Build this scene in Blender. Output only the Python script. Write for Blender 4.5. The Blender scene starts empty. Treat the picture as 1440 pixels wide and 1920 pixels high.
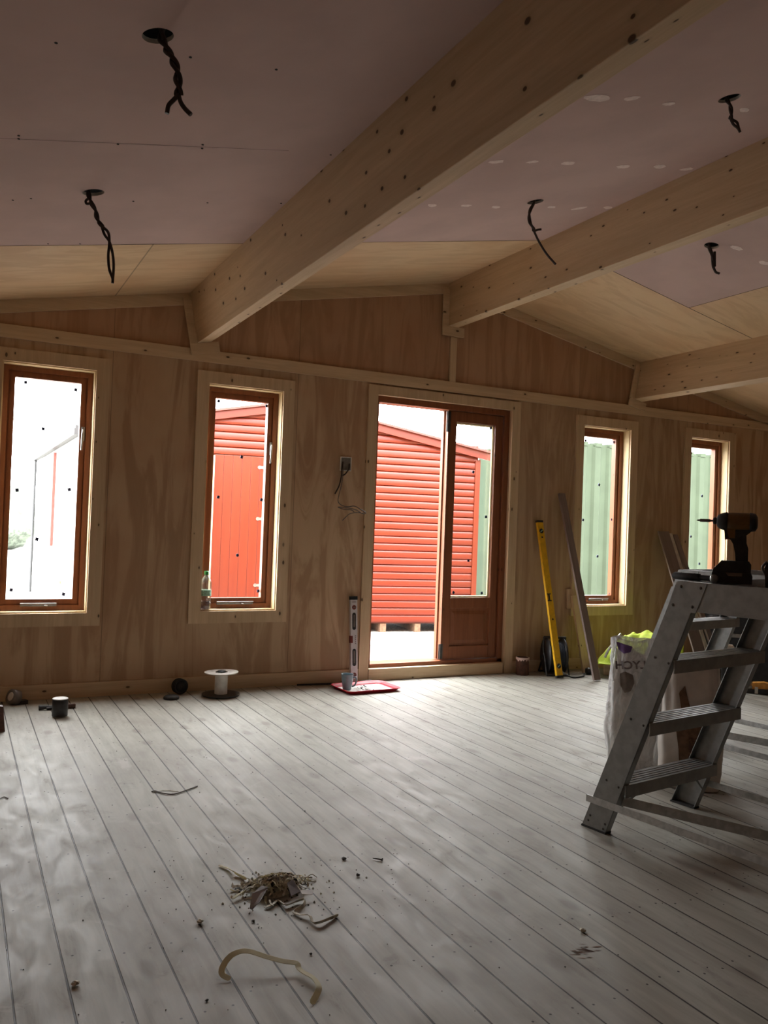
import bpy, bmesh, math, random
from mathutils import Vector, Matrix, noise
random.seed(7)
S = bpy.context.scene
COL = S.collection
PI = math.pi
# ---------------------------------------------------------------- camera
F, YAW, PITCH, ROLL, H = 1570.02, 0.471294, 0.0161210, 0.0369599, 1.1076
cy, sy, cp, sp = math.cos(YAW), math.sin(YAW), math.cos(PITCH), math.sin(PITCH)
FWD = Vector((sy*cp, cy*cp, sp)); R0 = Vector((cy, -sy, 0)); U0 = R0.cross(FWD)
cr, sr = math.cos(ROLL), math.sin(ROLL)
RIGHT = R0*cr + U0*sr; UP = -R0*sr + U0*cr
EYE = Vector((0, 0, H))
cam = bpy.data.cameras.new('camera'); co = bpy.data.objects.new('camera', cam); COL.objects.link(co)
co.matrix_world = Matrix(((RIGHT.x, UP.x, -FWD.x, 0), (RIGHT.y, UP.y, -FWD.y, 0), (RIGHT.z, UP.z, -FWD.z, H), (0, 0, 0, 1)))
cam.sensor_fit = 'HORIZONTAL'; cam.sensor_width = 36; cam.lens = 36*F/1440; cam.clip_start = .02; cam.clip_end = 300
S.camera = co
# ---------------------------------------------------------------- exposure, sky, daylight
S.view_settings.view_transform = 'Standard'; S.view_settings.look = 'None'
S.view_settings.gamma = 1; S.view_settings.use_curve_mapping = False
S.view_settings.exposure = 0.82
SKY = 13.0
w = bpy.data.worlds.new('overcast_sky'); S.world = w; w.use_nodes = True
bgn = w.node_tree.nodes['Background']; bgn.inputs[0].default_value = (.97, .985, 1, 1); bgn.inputs[1].default_value = SKY
RX, RZ, SL = 3.247, 2.94, .197                      # ridge position and roof slope
D = 5.363                                           # inner face of the long wall
XL, XR, YB = -.87, 7.36, -1.7                       # side walls and back wall
LEFT_OPEN = []                                       # y0 y1 z0 z1, openings in the left wall
BACK_OPEN = []                    # x0 x1 z0 z1, doorway behind the camera
def portal(name, loc, rot, sx, szz):
    l = bpy.data.lights.new(name, 'AREA'); l.shape = 'RECTANGLE'; l.size = sx; l.size_y = szz
    l.cycles.is_portal = True
    o = bpy.data.objects.new(name, l); COL.objects.link(o); o.location = loc; o.rotation_euler = rot
for i, (x, zc, a, b) in enumerate([(.465, 1.25, .6, 1.5), (1.68, 1.25, .6, 1.5), (3.23, 1.06, 1.2, 2.0), (4.785, 1.25, .6, 1.5), (5.98, 1.25, .6, 1.5)]):
    portal('window_portal', (x, D+.15, zc), (-PI/2, 0, 0), a, b)
for (a, b, c, d) in LEFT_OPEN: portal('side_portal', (XL-.12, (a+b)/2, (c+d)/2), (0, -PI/2, 0), d-c, b-a)
for (a, b, c, d) in BACK_OPEN: portal('back_portal', ((a+b)/2, YB-.12, (c+d)/2), (PI/2, 0, 0), b-a, d-c)
# ---------------------------------------------------------------- pixel rays (to read positions off the photograph)
def ray(x, y): return (RIGHT*((x-720)/F) - UP*((y-960)/F) + FWD)
def onY(x, y, v): r = ray(x, y); return EYE + r*(v/r.y)
def onX(x, y, v): r = ray(x, y); return EYE + r*(v/r.x)
def onZ(x, y, v=0.0): r = ray(x, y); return EYE + r*((v-H)/r.z)
def atd(x, y, d): return EYE + ray(x, y)*d
def depth(p): return (Vector(p)-EYE).dot(FWD)
def ceilz(x): return RZ - SL*abs(x-RX)
def face_rot(px): return -(YAW + math.atan((px-720)/F))    # rotation about z so local x runs to picture right
# ---------------------------------------------------------------- helpers
def tag(o, label=None, cat=None, group=None, kind=None):
    if label: o['label'] = label
    if cat: o['category'] = cat
    if group: o['group'] = group
    if kind: o['kind'] = kind
    return o
def thing(name, label, cat, loc=(0, 0, 0), rz=0, group=None):
    o = bpy.data.objects.new(name, None); COL.objects.link(o); o.location = loc; o.rotation_euler = (0, 0, rz)
    o.empty_display_size = .05
    return tag(o, label, cat, group)
def copy_tree(o, parent=None):
    c = o.copy(); COL.objects.link(c); c.parent = parent
    for ch in list(o.children): copy_tree(ch, c)
    return c
class MB:
    def __init__(s): s.v = []; s.f = []; s.sm = []; s.mi = []; s.cur = 0
    def add(s, vs, fs, smooth=False):
        b = len(s.v); s.v += [tuple(p) for p in vs]
        for f in fs: s.f.append([b+i for i in f]); s.sm.append(smooth); s.mi.append(s.cur)
        return s
    def box(s, x0, x1, y0, y1, z0, z1):
        return s.add([(x0,y0,z0),(x1,y0,z0),(x1,y1,z0),(x0,y1,z0),(x0,y0,z1),(x1,y0,z1),(x1,y1,z1),(x0,y1,z1)],
            [(0,3,2,1),(4,5,6,7),(0,1,5,4),(1,2,6,5),(2,3,7,6),(3,0,4,7)])
    def loft(s, A, B, smooth=False, caps=True):
        n = len(A); fs = [(i, (i+1) % n, n+(i+1) % n, n+i) for i in range(n)]
        s.add(list(A)+list(B), fs, smooth)
        if caps: s.add(A, [tuple(reversed(range(n)))]); s.add(B, [tuple(range(n))])
        return s
    def prism(s, poly, axis, a, b):      # poly: 2D points; axis: extrusion axis
        def P(q, t): return {'y': (q[0], t, q[1]), 'x': (t, q[0], q[1]), 'z': (q[0], q[1], t)}[axis]
        return s.loft([P(q, a) for q in poly], [P(q, b) for q in poly])
    def tube(s, pts, r, n=8, caps=True):
        pts = [Vector(p) for p in pts]; rings = []; m = len(pts); up = None
        for i, p in enumerate(pts):
            t = (pts[min(i+1, m-1)]-pts[max(i-1, 0)]).normalized()
            if up is None: up = Vector((0, 0, 1)) if abs(t.z) < .9 else Vector((1, 0, 0))
            a = t.cross(up)
            if a.length < 1e-5: a = t.cross(Vector((1, .3, 0)))
            a.normalize(); b = a.cross(t).normalized(); up = b
            rr = r[i] if isinstance(r, (list, tuple)) else r
            rings.append([p+(a*math.cos(2*PI*k/n)+b*math.sin(2*PI*k/n))*rr for k in range(n)])
        vs = [q for R_ in rings for q in R_]
        fs = [(i*n+k, i*n+(k+1) % n, (i+1)*n+(k+1) % n, (i+1)*n+k) for i in range(m-1) for k in range(n)]
        s.add(vs, fs, True)
        if caps: s.add(rings[0], [tuple(range(n))]); s.add(rings[-1], [tuple(reversed(range(n)))])
        return s
    def lathe(s, prof, n=28, c=(0, 0, 0), axis='z', smooth=True):
        vs = []
        for (r, h) in prof:
            for k in range(n):
                a = 2*PI*k/n; x, y = r*math.cos(a), r*math.sin(a)
                p = (x, y, h) if axis == 'z' else ((h, x, y) if axis == 'x' else (x, h, y))
                vs.append((p[0]+c[0], p[1]+c[1], p[2]+c[2]))
        m = len(prof)
        s.add(vs, [(i*n+k, i*n+(k+1) % n, (i+1)*n+(k+1) % n, (i+1)*n+k) for i in range(m-1) for k in range(n)], smooth)
        if prof[0][0] > 1e-6: s.add(vs[:n], [tuple(reversed(range(n)))])
        if prof[-1][0] > 1e-6: s.add(vs[-n:], [tuple(range(n))])
        return s
    def ring(s, x0, x1, z0, z1, w, y0, y1):     # mitred frame in the xz plane
        O = [(x0,z0),(x1,z0),(x1,z1),(x0,z1)]; I = [(x0+w,z0+w),(x1-w,z0+w),(x1-w,z1-w),(x0+w,z1-w)]
        for i in range(4):
            j = (i+1) % 4; s.prism([O[i], O[j], I[j], I[i]], 'y', y0, y1)
        return s
    def build(s, name, mat, parent=None, bevel=0, sub=0, seg=2, fixn=True):
        me = bpy.data.meshes.new(name); me.from_pydata(s.v, [], s.f)
        for m in (mat if isinstance(mat, (list, tuple)) else [mat]): me.materials.append(m)
        me.polygons.foreach_set('use_smooth', s.sm); me.polygons.foreach_set('material_index', s.mi)
        if fixn:
            bm = bmesh.new(); bm.from_mesh(me); bmesh.ops.recalc_face_normals(bm, faces=bm.faces); bm.to_mesh(me); bm.free()
        me.update()
        o = bpy.data.objects.new(name, me); COL.objects.link(o)
        if parent: o.parent = parent
        if bevel:
            b = o.modifiers.new('bevel', 'BEVEL'); b.width = bevel; b.segments = seg; b.limit_method = 'ANGLE'; b.angle_limit = .6
        if sub:
            b = o.modifiers.new('sub', 'SUBSURF'); b.levels = sub; b.render_levels = sub
        return o
def struct(name, mb, mat, parent=None, **k):
    o = mb.build(name, mat, parent, **k)
    if not parent: o['kind'] = 'structure'
    return o
def spline(pts, n=8):                     # catmull-rom
    P = [Vector(p) for p in pts]; P = [P[0]*2-P[1]]+P+[P[-1]*2-P[-2]]; out = []
    for i in range(1, len(P)-2):
        for k in range(n):
            t = k/n; a, b, c, d = P[i-1:i+3]
            out.append(.5*((2*b)+(c-a)*t+(2*a-5*b+4*c-d)*t*t+(3*b-a-3*c+d)*t**3))
    out.append(P[-2]); return out
def text_mesh(name, body, size, mat, parent, mw, extrude=.0004, mirror=False):
    cu = bpy.data.curves.new(name, 'FONT'); cu.body = body; cu.size = size; cu.extrude = extrude; cu.offset = .0012; cu.align_x = 'CENTER'; cu.align_y = 'CENTER'
    t = bpy.data.objects.new(name, cu); COL.objects.link(t)
    bpy.context.view_layer.update()
    me = bpy.data.meshes.new_from_object(t.evaluated_get(bpy.context.evaluated_depsgraph_get()))
    bpy.data.objects.remove(t); bpy.data.curves.remove(cu)
    if mirror: me.transform(Matrix.Scale(-1, 4, (1, 0, 0)))
    me.transform(mw); me.materials.clear(); me.materials.append(mat)
    o = bpy.data.objects.new(name, me); COL.objects.link(o); o.parent = parent; return o
# ---------------------------------------------------------------- materials
def newmat(name):
    m = bpy.data.materials.new(name); m.use_nodes = True; nt = m.node_tree
    return m, nt, nt.nodes['Principled BSDF']
def N(nt, t, **k):
    n = nt.nodes.new(t)
    for a, b in k.items(): setattr(n, a, b)
    return n
def L(nt, a, b): nt.links.new(a, b)
def mathn(nt, op, a, b=None, c=None):
    n = N(nt, 'ShaderNodeMath', operation=op)
    for i, v in enumerate((a, b, c)):
        if v is None: continue
        if isinstance(v, (int, float)): n.inputs[i].default_value = v
        else: L(nt, v, n.inputs[i])
    return n.outputs[0]
def maprange(nt, v, a, b, c=0, d=1, smooth=True):
    n = N(nt, 'ShaderNodeMapRange'); n.interpolation_type = 'SMOOTHSTEP' if smooth else 'LINEAR'
    L(nt, v, n.inputs[0])
    for i, q in enumerate((a, b, c, d)): n.inputs[i+1].default_value = q
    return n.outputs[0]
def mixc(nt, fac, A, B, mode='MIX'):
    n = N(nt, 'ShaderNodeMix', data_type='RGBA', blend_type=mode)
    if isinstance(fac, (int, float)): n.inputs[0].default_value = fac
    else: L(nt, fac, n.inputs[0])
    for i, q in ((6, A), (7, B)):
        if isinstance(q, tuple): n.inputs[i].default_value = (*q[:3], 1)
        else: L(nt, q, n.inputs[i])
    return n.outputs[2]
def coords(nt, scale=(1, 1, 1), loc=(0, 0, 0), rot=(0, 0, 0)):
    tc = N(nt, 'ShaderNodeTexCoord'); mp = N(nt, 'ShaderNodeMapping')
    mp.inputs['Scale'].default_value = scale; mp.inputs['Location'].default_value = loc; mp.inputs['Rotation'].default_value = rot
    L(nt, tc.outputs['Object'], mp.inputs[0]); return mp.outputs[0]
def noisen(nt, vec, scale, detail=4, rough=.55, dist=0):
    n = N(nt, 'ShaderNodeTexNoise'); n.inputs['Scale'].default_value = scale; n.inputs['Detail'].default_value = detail
    n.inputs['Roughness'].default_value = rough; n.inputs['Distortion'].default_value = dist
    L(nt, vec, n.inputs['Vector']); return n.outputs[0]
def bump(nt, bs, h, strength=.3, dist=.002):
    b = N(nt, 'ShaderNodeBump'); b.inputs['Strength'].default_value = strength; b.inputs['Distance'].default_value = dist
    L(nt, h, b.inputs['Height']); L(nt, b.outputs[0], bs.inputs['Normal'])
def plain(name, col, rough=.5, metal=0, var=.12, scale=30, spec=.5):
    m, nt, bs = newmat(name); v = coords(nt); n = noisen(nt, v, scale)
    c = mixc(nt, maprange(nt, n, .35, .65), tuple(x*(1-var) for x in col), tuple(min(1, x*(1+var)) for x in col))
    L(nt, c, bs.inputs['Base Color']); bs.inputs['Roughness'].default_value = rough; bs.inputs['Metallic'].default_value = metal
    bs.inputs['Specular IOR Level'].default_value = spec
    bump(nt, bs, n, .08, .001); return m
def wood(name, col, dark, axis='x', knots=1.0, grain=1.0, rough=.6, kcol=(.05, .022, .010), seed=0, kscale=5.0, blot=.35, spec=.3):
    """timber with grain along an axis, blotches and sparse knots"""
    m, nt, bs = newmat(name)
    st = {'x': (.06, 1, 1), 'y': (1, .06, 1), 'z': (1, 1, .06)}[axis]
    v = coords(nt, st, (seed*3.7, seed*1.3, seed*2.1))
    g1 = noisen(nt, v, 34*grain, 5, .6, .4); g2 = noisen(nt, v, 120*grain, 3, .6)
    sp3 = N(nt, 'ShaderNodeSeparateXYZ'); L(nt, coords(nt, (1, 1, 1), (seed*1.7, seed*.9, seed*2.3)), sp3.inputs[0])
    ai = 'xyz'.index(axis); ot = [i for i in range(3) if i != ai]
    cb = N(nt, 'ShaderNodeCombineXYZ'); L(nt, mathn(nt, 'MULTIPLY', sp3.outputs[ai], .5), cb.inputs[0])
    L(nt, mathn(nt, 'ADD', sp3.outputs[ot[0]], sp3.outputs[ot[1]]), cb.inputs[1])
    vo = N(nt, 'ShaderNodeTexVoronoi', voronoi_dimensions='2D'); vo.inputs['Scale'].default_value = kscale; L(nt, cb.outputs[0], vo.inputs['Vector'])
    sep = N(nt, 'ShaderNodeSeparateColor'); L(nt, vo.outputs['Color'], sep.inputs[0])
    on = maprange(nt, sep.outputs[0], .40, .42)
    size = mathn(nt, 'MULTIPLY_ADD', sep.outputs[1], .042*kscale/9, .022*kscale/9)
    dd = mathn(nt, 'DIVIDE', vo.outputs['Distance'], size)
    k = mathn(nt, 'MULTIPLY', maprange(nt, dd, .75, 1.25, 1, 0), on)
    halo = mathn(nt, 'MULTIPLY', maprange(nt, dd, 1.0, 3.2, 1, 0), on)
    bl = noisen(nt, coords(nt, st, (seed, 2, 5)), 6, 3, .5)
    f = mathn(nt, 'ADD', mathn(nt, 'MULTIPLY', maprange(nt, g1, .32, .68), .6), mathn(nt, 'MULTIPLY', maprange(nt, g2, .3, .7), .25))
    c = mixc(nt, f, col, dark)
    c = mixc(nt, mathn(nt, 'MULTIPLY', maprange(nt, bl, .35, .7), blot), c, tuple(x*.72 for x in dark))
    c = mixc(nt, mathn(nt, 'MULTIPLY', halo, .4*min(1, knots)), c, tuple(x*.75 for x in dark))
    c = mixc(nt, mathn(nt, 'MULTIPLY', k, knots), c, kcol)
    L(nt, c, bs.inputs['Base Color']); bs.inputs['Roughness'].default_value = rough; bs.inputs['Specular IOR Level'].default_value = spec
    bump(nt, bs, g2, .15, .001); return m
def ply_mat(name, col, dark, vert='z', seams=None, seamaxis=0):
    """plywood: long soft flame grain, sheet to sheet tone, thin dark joints"""
    m, nt, bs = newmat(name)
    st = {'z': (1, 1, .13), 'x': (.13, 1, 1), 'y': (1, .13, 1)}[vert]
    v = coords(nt, st)
    big = noisen(nt, v, 5.5, 5, .58, 2.2); fine = noisen(nt, v, 60, 4, .6, .3); bl = noisen(nt, coords(nt), 1.6, 3, .6)
    f = mathn(nt, 'ADD', mathn(nt, 'MULTIPLY', maprange(nt, big, .42, .60), .8), mathn(nt, 'MULTIPLY', fine, .25))
    c = mixc(nt, f, col, dark)
    c = mixc(nt, mathn(nt, 'MULTIPLY', maprange(nt, bl, .4, .7), .4), c, tuple(x*y for x, y in zip(dark, (1.05, .85, .75))))
    tc = N(nt, 'ShaderNodeTexCoord'); sx = N(nt, 'ShaderNodeSeparateXYZ'); L(nt, tc.outputs['Object'], sx.inputs[0])
    if seams:
        x0, pitch = seams
        q = mathn(nt, 'DIVIDE', mathn(nt, 'SUBTRACT', sx.outputs[seamaxis], x0), pitch)
        fr = mathn(nt, 'FRACT', q); fl = mathn(nt, 'FLOOR', q)
        edge = mathn(nt, 'MINIMUM', fr, mathn(nt, 'SUBTRACT', 1, fr))
        s = maprange(nt, edge, .0008, .0022, 1, 0)
        wn = N(nt, 'ShaderNodeTexWhiteNoise', noise_dimensions='1D'); L(nt, fl, wn.inputs['W'])
        c = mixc(nt, mathn(nt, 'MULTIPLY', wn.outputs[0], .35), c, tuple(x*.72 for x in dark))
        c = mixc(nt, mathn(nt, 'MULTIPLY', s, .55), c, (.07, .045, .03))
    L(nt, c, bs.inputs['Base Color']); bs.inputs['Roughness'].default_value = .62; bs.inputs['Specular IOR Level'].default_value = .25
    bump(nt, bs, fine, .1, .001); return m
M = {}
M['pine_x'] = wood('pine_x', (.74, .56, .37), (.58, .41, .25), 'x', .85, seed=1, kscale=8)
M['pine_y'] = wood('pine_y', (.68, .505, .33), (.54, .38, .23), 'y', .9, seed=2, kscale=12)
M['pine_z'] = wood('pine_z', (.74, .56, .37), (.58, .41, .25), 'z', .85, seed=3, kscale=8)
M['pine_pale'] = wood('pine_pale', (.78, .63, .38), (.64, .48, .27), 'z', .5, seed=9, kscale=4)
M['stain_x'] = wood('stained_timber_x', (.30, .105, .045), (.20, .065, .028), 'x', .7, seed=4, rough=.38, kscale=5, kcol=(.06, .018, .01), spec=.4)
M['stain_z'] = wood('stained_timber_z', (.30, .105, .045), (.20, .065, .028), 'z', .7, seed=5, rough=.38, kscale=5, kcol=(.06, .018, .01), spec=.4)
M['ply_wall'] = ply_mat('plywood_wall', (.64, .455, .295), (.43, .275, .165), 'z', (.82, 1.22), 0)
M['ply_gable'] = ply_mat('plywood_gable', (.56, .345, .215), (.42, .245, .145), 'z', (2.04, 1.22), 0)
M['ply_ceil'] = ply_mat('plywood_ceiling', (.74, .545, .34), (.63, .44, .265), 'x', (.815, 2.44), 0)
M['pink'] = plain('pink_plasterboard', (.55, .40, .37), .75, 0, .05, 3, .2)
M['filler'] = plain('joint_filler', (.80, .68, .64), .8, 0, .08, 60)
M['black'] = plain('black_plastic', (.018, .018, .02), .42, 0, .3)
M['rubber'] = plain('black_rubber', (.028, .026, .025), .7, 0, .3)
M['darkvoid'] = plain('dark_insulation', (.02, .018, .016), .9)
M['cable'] = plain('brown_black_cable_sheath', (.035, .022, .018), .5)
M['cablegrey'] = plain('grey_cable_sheath', (.16, .13, .11), .45)
M['steel'] = plain('bright_steel', (.36, .355, .34), .38, 1, .15)
M['alu'] = plain('worn_aluminium', (.26, .262, .255), .45, .55, .10, 25)
M['alupale'] = plain('scratched_pale_aluminium', (.46, .46, .45), .42, .5, .15, 40)
M['hinge'] = plain('dull_dark_hinge_steel', (.10, .10, .10), .4, .8, .2)
M['yellow'] = plain('yellow_enamel', (.80, .46, .02), .35, 0, .08)
M['dyellow'] = plain('shaded_yellow_plastic', (.16, .085, .02), .5, 0, .15)  # driver's yellow, darkened in the base colour for its backlit side
M['white'] = plain('white_plastic', (.78, .76, .72), .5, 0, .06)
M['offwhite'] = plain('off_white_card', (.62, .58, .52), .7, 0, .1)
M['silver'] = plain('silver_painted_level', (.62, .60, .62), .4, .2, .06)
M['red'] = plain('red_plastic', (.66, .02, .045), .35, 0, .08)
M['redlens'] = plain('dark_red_vial', (.16, .03, .025), .3)
M['cup'] = plain('blue_grey_glaze', (.16, .26, .30), .3, 0, .08)
M['hiviz'] = plain('yellow_fluorescent_fabric', (.50, .64, .04), .75, 0, .12, 20)
M['reflect'] = plain('grey_reflective_band', (.55, .56, .52), .4, .3, .1)
M['brown'] = plain('brown_card', (.17, .095, .055), .8, 0, .25)
M['brownpot'] = plain('brown_painted_tin', (.09, .035, .02), .5, 0, .3)
M['potdrip'] = plain('pale_pink_paint_drips', (.55, .40, .34), .5)
M['sack'] = plain('white_woven_sack', (.56, .51, .46), .6, 0, .08, 12)
M['purple'] = plain('purple_print', (.16, .09, .26), .6)
M['greyprint'] = plain('grey_print', (.17, .14, .14), .6)
M['bluesticker'] = plain('blue_black_foam_pad', (.02, .03, .10), .6)
M['green'] = plain('green_cap', (.02, .30, .08), .4)
M['label'] = plain('green_white_label', (.35, .62, .48), .5, 0, .3, 80)
M['teal'] = plain('teal_strap', (.02, .17, .15), .6)
M['navy'] = plain('dark_navy_cable', (.02, .03, .05), .45)
M['oldboard'] = wood('weathered_board', (.30, .235, .215), (.22, .17, .155), 'z', .4, seed=11, kscale=3)
M['orange'] = plain('orange_yellow_plastic', (.72, .33, .06), .45)
M['straw'] = plain('dusty_shavings', (.56, .52, .42), .8, 0, .35, 60)
M['foil'] = plain('silver_foil_scrap', (.35, .37, .40), .3, .7, .3)
M['dirt'] = plain('dark_grit', (.06, .05, .04), .8)
def papery(name, col):
    m = plain(name, col, .7, 0, .12, 40); nt = m.node_tree; bs = nt.nodes['Principled BSDF']; out = nt.nodes['Material Output']
    tr = N(nt, 'ShaderNodeBsdfTranslucent'); tr.inputs[0].default_value = (*col, 1); mx = N(nt, 'ShaderNodeMixShader'); mx.inputs[0].default_value = .45
    L(nt, bs.outputs[0], mx.inputs[1]); L(nt, tr.outputs[0], mx.inputs[2]); L(nt, mx.outputs[0], out.inputs[0]); return m
M['cream'] = papery('cream_paper_tape', (.78, .74, .56))
# floor: long planks, dark joints, nail rows, dust and dirt
def floor_mat():
    m, nt, bs = newmat('grey_dusty_floorboards')
    tc = N(nt, 'ShaderNodeTexCoord'); sx = N(nt, 'ShaderNodeSeparateXYZ'); L(nt, tc.outputs['Object'], sx.inputs[0])
    X, Y = sx.outputs[0], sx.outputs[1]
    q = mathn(nt, 'DIVIDE', mathn(nt, 'SUBTRACT', X, .157), .1196)
    fr = mathn(nt, 'FRACT', q); fl = mathn(nt, 'FLOOR', q)
    edge = mathn(nt, 'MINIMUM', fr, mathn(nt, 'SUBTRACT', 1, fr))
    wn = N(nt, 'ShaderNodeTexWhiteNoise', noise_dimensions='1D'); L(nt, fl, wn.inputs['W'])
    wob = noisen(nt, coords(nt, (1, .4, 1)), 9, 3)
    wid = mathn(nt, 'MULTIPLY_ADD', wob, .026, .007)
    gap = N(nt, 'ShaderNodeMapRange'); gap.interpolation_type = 'SMOOTHSTEP'; L(nt, edge, gap.inputs[0])
    L(nt, mathn(nt, 'MULTIPLY', wid, .75), gap.inputs[1]); L(nt, mathn(nt, 'MULTIPLY', wid, 1.3), gap.inputs[2]); gap.inputs[3].default_value = 1; gap.inputs[4].default_value = 0
    v = coords(nt, (1, .09, 1)); off = N(nt, 'ShaderNodeVectorMath', operation='ADD'); L(nt, v, off.inputs[0])
    cmb = N(nt, 'ShaderNodeCombineXYZ'); L(nt, mathn(nt, 'MULTIPLY', wn.outputs[0], 7), cmb.inputs[1]); L(nt, mathn(nt, 'MULTIPLY', wn.outputs[0], 3), cmb.inputs[2]); L(nt, cmb.outputs[0], off.inputs[1])
    g = noisen(nt, off.outputs[0], 30, 5, .62, .6); big = noisen(nt, coords(nt, (1, .7, 1), (3, 1, 0)), 2.2, 5, .62, .5)
    med = noisen(nt, coords(nt, (1.6, .7, 1), (7, 4, 0)), 8, 6, .68, .8); fine = noisen(nt, coords(nt), 160, 3, .6)
    c = mixc(nt, maprange(nt, g, .3, .72), (.44, .432, .372), (.325, .312, .262))
    c = mixc(nt, mathn(nt, 'MULTIPLY', wn.outputs[0], .35), c, (.34, .31, .27))
    c = mixc(nt, mathn(nt, 'MULTIPLY', maprange(nt, big, .45, .68), .45), c, (.25, .222, .19))
    c = mixc(nt, mathn(nt, 'MULTIPLY', maprange(nt, med, .56, .74), .55), c, (.21, .185, .16))
    c = mixc(nt, mathn(nt, 'MULTIPLY', maprange(nt, noisen(nt, coords(nt, (1, .8, 1), (1, 9, 0)), 4, 6, .7, 1), .58, .72), .4), c, (.60, .58, .54))
    vk = coords(nt, (1, .5, 1), (2, 3, 0)); vo = N(nt, 'ShaderNodeTexVoronoi', voronoi_dimensions='2D'); vo.inputs['Scale'].default_value = 3.1; L(nt, vk, vo.inputs['Vector'])
    kn = maprange(nt, vo.outputs['Distance'], .03, .10, .55, 0)
    c = mixc(nt, kn, c, (.19, .16, .13))
    # nail rows
    jn = mathn(nt, 'MULTIPLY_ADD', wn.outputs[0], .05, 0)
    ny = mathn(nt, 'FRACT', mathn(nt, 'DIVIDE', mathn(nt, 'SUBTRACT', mathn(nt, 'ADD', Y, jn), 2.40), .335))
    dy = mathn(nt, 'MULTIPLY', mathn(nt, 'SUBTRACT', ny, .5), .335)
    nx = mathn(nt, 'MINIMUM', mathn(nt, 'ABSOLUTE', mathn(nt, 'SUBTRACT', fr, .22)), mathn(nt, 'ABSOLUTE', mathn(nt, 'SUBTRACT', fr, .76)))
    dx = mathn(nt, 'MULTIPLY', nx, .1196)
    dist = mathn(nt, 'SQRT', mathn(nt, 'ADD', mathn(nt, 'MULTIPLY', dx, dx), mathn(nt, 'MULTIPLY', dy, dy)))
    nail = maprange(nt, dist, .0024, .0042, 1, 0)
    c = mixc(nt, nail, c, (.04, .035, .03))
    c = mixc(nt, gap.outputs[0], c, (.035, .028, .022))
    L(nt, c, bs.inputs['Base Color'])
    r = maprange(nt, med, .3, .7, .50, .66); L(nt, r, bs.inputs['Roughness']); bs.inputs['Specular IOR Level'].default_value = .45
    h = mathn(nt, 'SUBTRACT', mathn(nt, 'MULTIPLY', g, .15), mathn(nt, 'MULTIPLY', gap.outputs[0], 1.2))
    bump(nt, bs, h, .5, .004); return m
M['floor'] = floor_mat()
def shed_mat(name, col, dark, axis):
    return wood(name, col, dark, axis, .35, seed=6, rough=.34, kscale=3, kcol=(.09, .008, .003), spec=.45)
M['shed_x'] = shed_mat('red_shed_boards', (.150, .016, .004), (.115, .011, .003), 'x')
M['shed_z'] = shed_mat('red_shed_planks', (.150, .019, .005), (.125, .014, .004), 'z')
M['container'] = plain('green_container_steel', (.038, .050, .031), .8, 0, .06, 3, .15)
M['felt'] = plain('roof_felt', (.15, .04, .03), .8)
M['gravel'] = plain('pale_gravel', (.24, .23, .21), .9, 0, .45, 42)
M['garage'] = plain('pale_painted_boards', (.30, .295, .27), .7, 0, .05, 4)
M['greytrim'] = plain('grey_gutter', (.028, .029, .03), .5)
M['leaf'] = plain('distant_foliage', (.09, .11, .08), .8, 0, .4, 8)
def glass_mat(name, tint=(1, 1, 1), gloss=.07, rough=0.0):
    m = bpy.data.materials.new(name); m.use_nodes = True; nt = m.node_tree; nt.nodes.clear()
    o = N(nt, 'ShaderNodeOutputMaterial'); t = N(nt, 'ShaderNodeBsdfTransparent'); g = N(nt, 'ShaderNodeBsdfGlossy'); mx = N(nt, 'ShaderNodeMixShader')
    t.inputs[0].default_value = (*tint, 1); g.inputs['Roughness'].default_value = rough; lw = N(nt, 'ShaderNodeLayerWeight'); lw.inputs[0].default_value = .35
    v = noisen(nt, coords(nt), 6, 4)
    f = mathn(nt, 'MULTIPLY', mathn(nt, 'MULTIPLY_ADD', lw.outputs['Fresnel'], .5, gloss), mathn(nt, 'MULTIPLY_ADD', v, .3, .85))
    L(nt, f, mx.inputs[0]); L(nt, t.outputs[0], mx.inputs[1]); L(nt, g.outputs[0], mx.inputs[2]); L(nt, mx.outputs[0], o.inputs[0]); return m
M['glass'] = glass_mat('window_glass', (.97, .985, .98), .02)
M['pet'] = glass_mat('clear_plastic', (.86, .84, .84), .16, .12)
M['water'] = glass_mat('pinkish_drink', (.62, .50, .50), .08, .1)
def film_mat():
    m, nt, bs = newmat('translucent_polythene'); bs.inputs['Base Color'].default_value = (.74, .74, .74, 1)
    bs.inputs['Roughness'].default_value = .22; bs.inputs['Alpha'].default_value = .55
    n = noisen(nt, coords(nt, (1, 1, .5)), 14, 4, .6, 1.5); L(nt, maprange(nt, n, .3, .7, .35, .85), bs.inputs['Alpha'])
    bump(nt, bs, n, .8, .02); return m
M['film'] = film_mat()
# ================================================================ SETTING
mb = MB(); mb.box(XL-.14, XR+.14, YB-.14, D+.14, -.06, 0); floor = struct('floor', mb, M['floor'])
WIN = [(.201, .728), (1.42, 1.937), (4.53, 5.04), (5.74, 6.225)]; WZ = (.51, 1.99)
DX = (2.644, 3.815); DZ = (0.0, 2.04)
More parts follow.
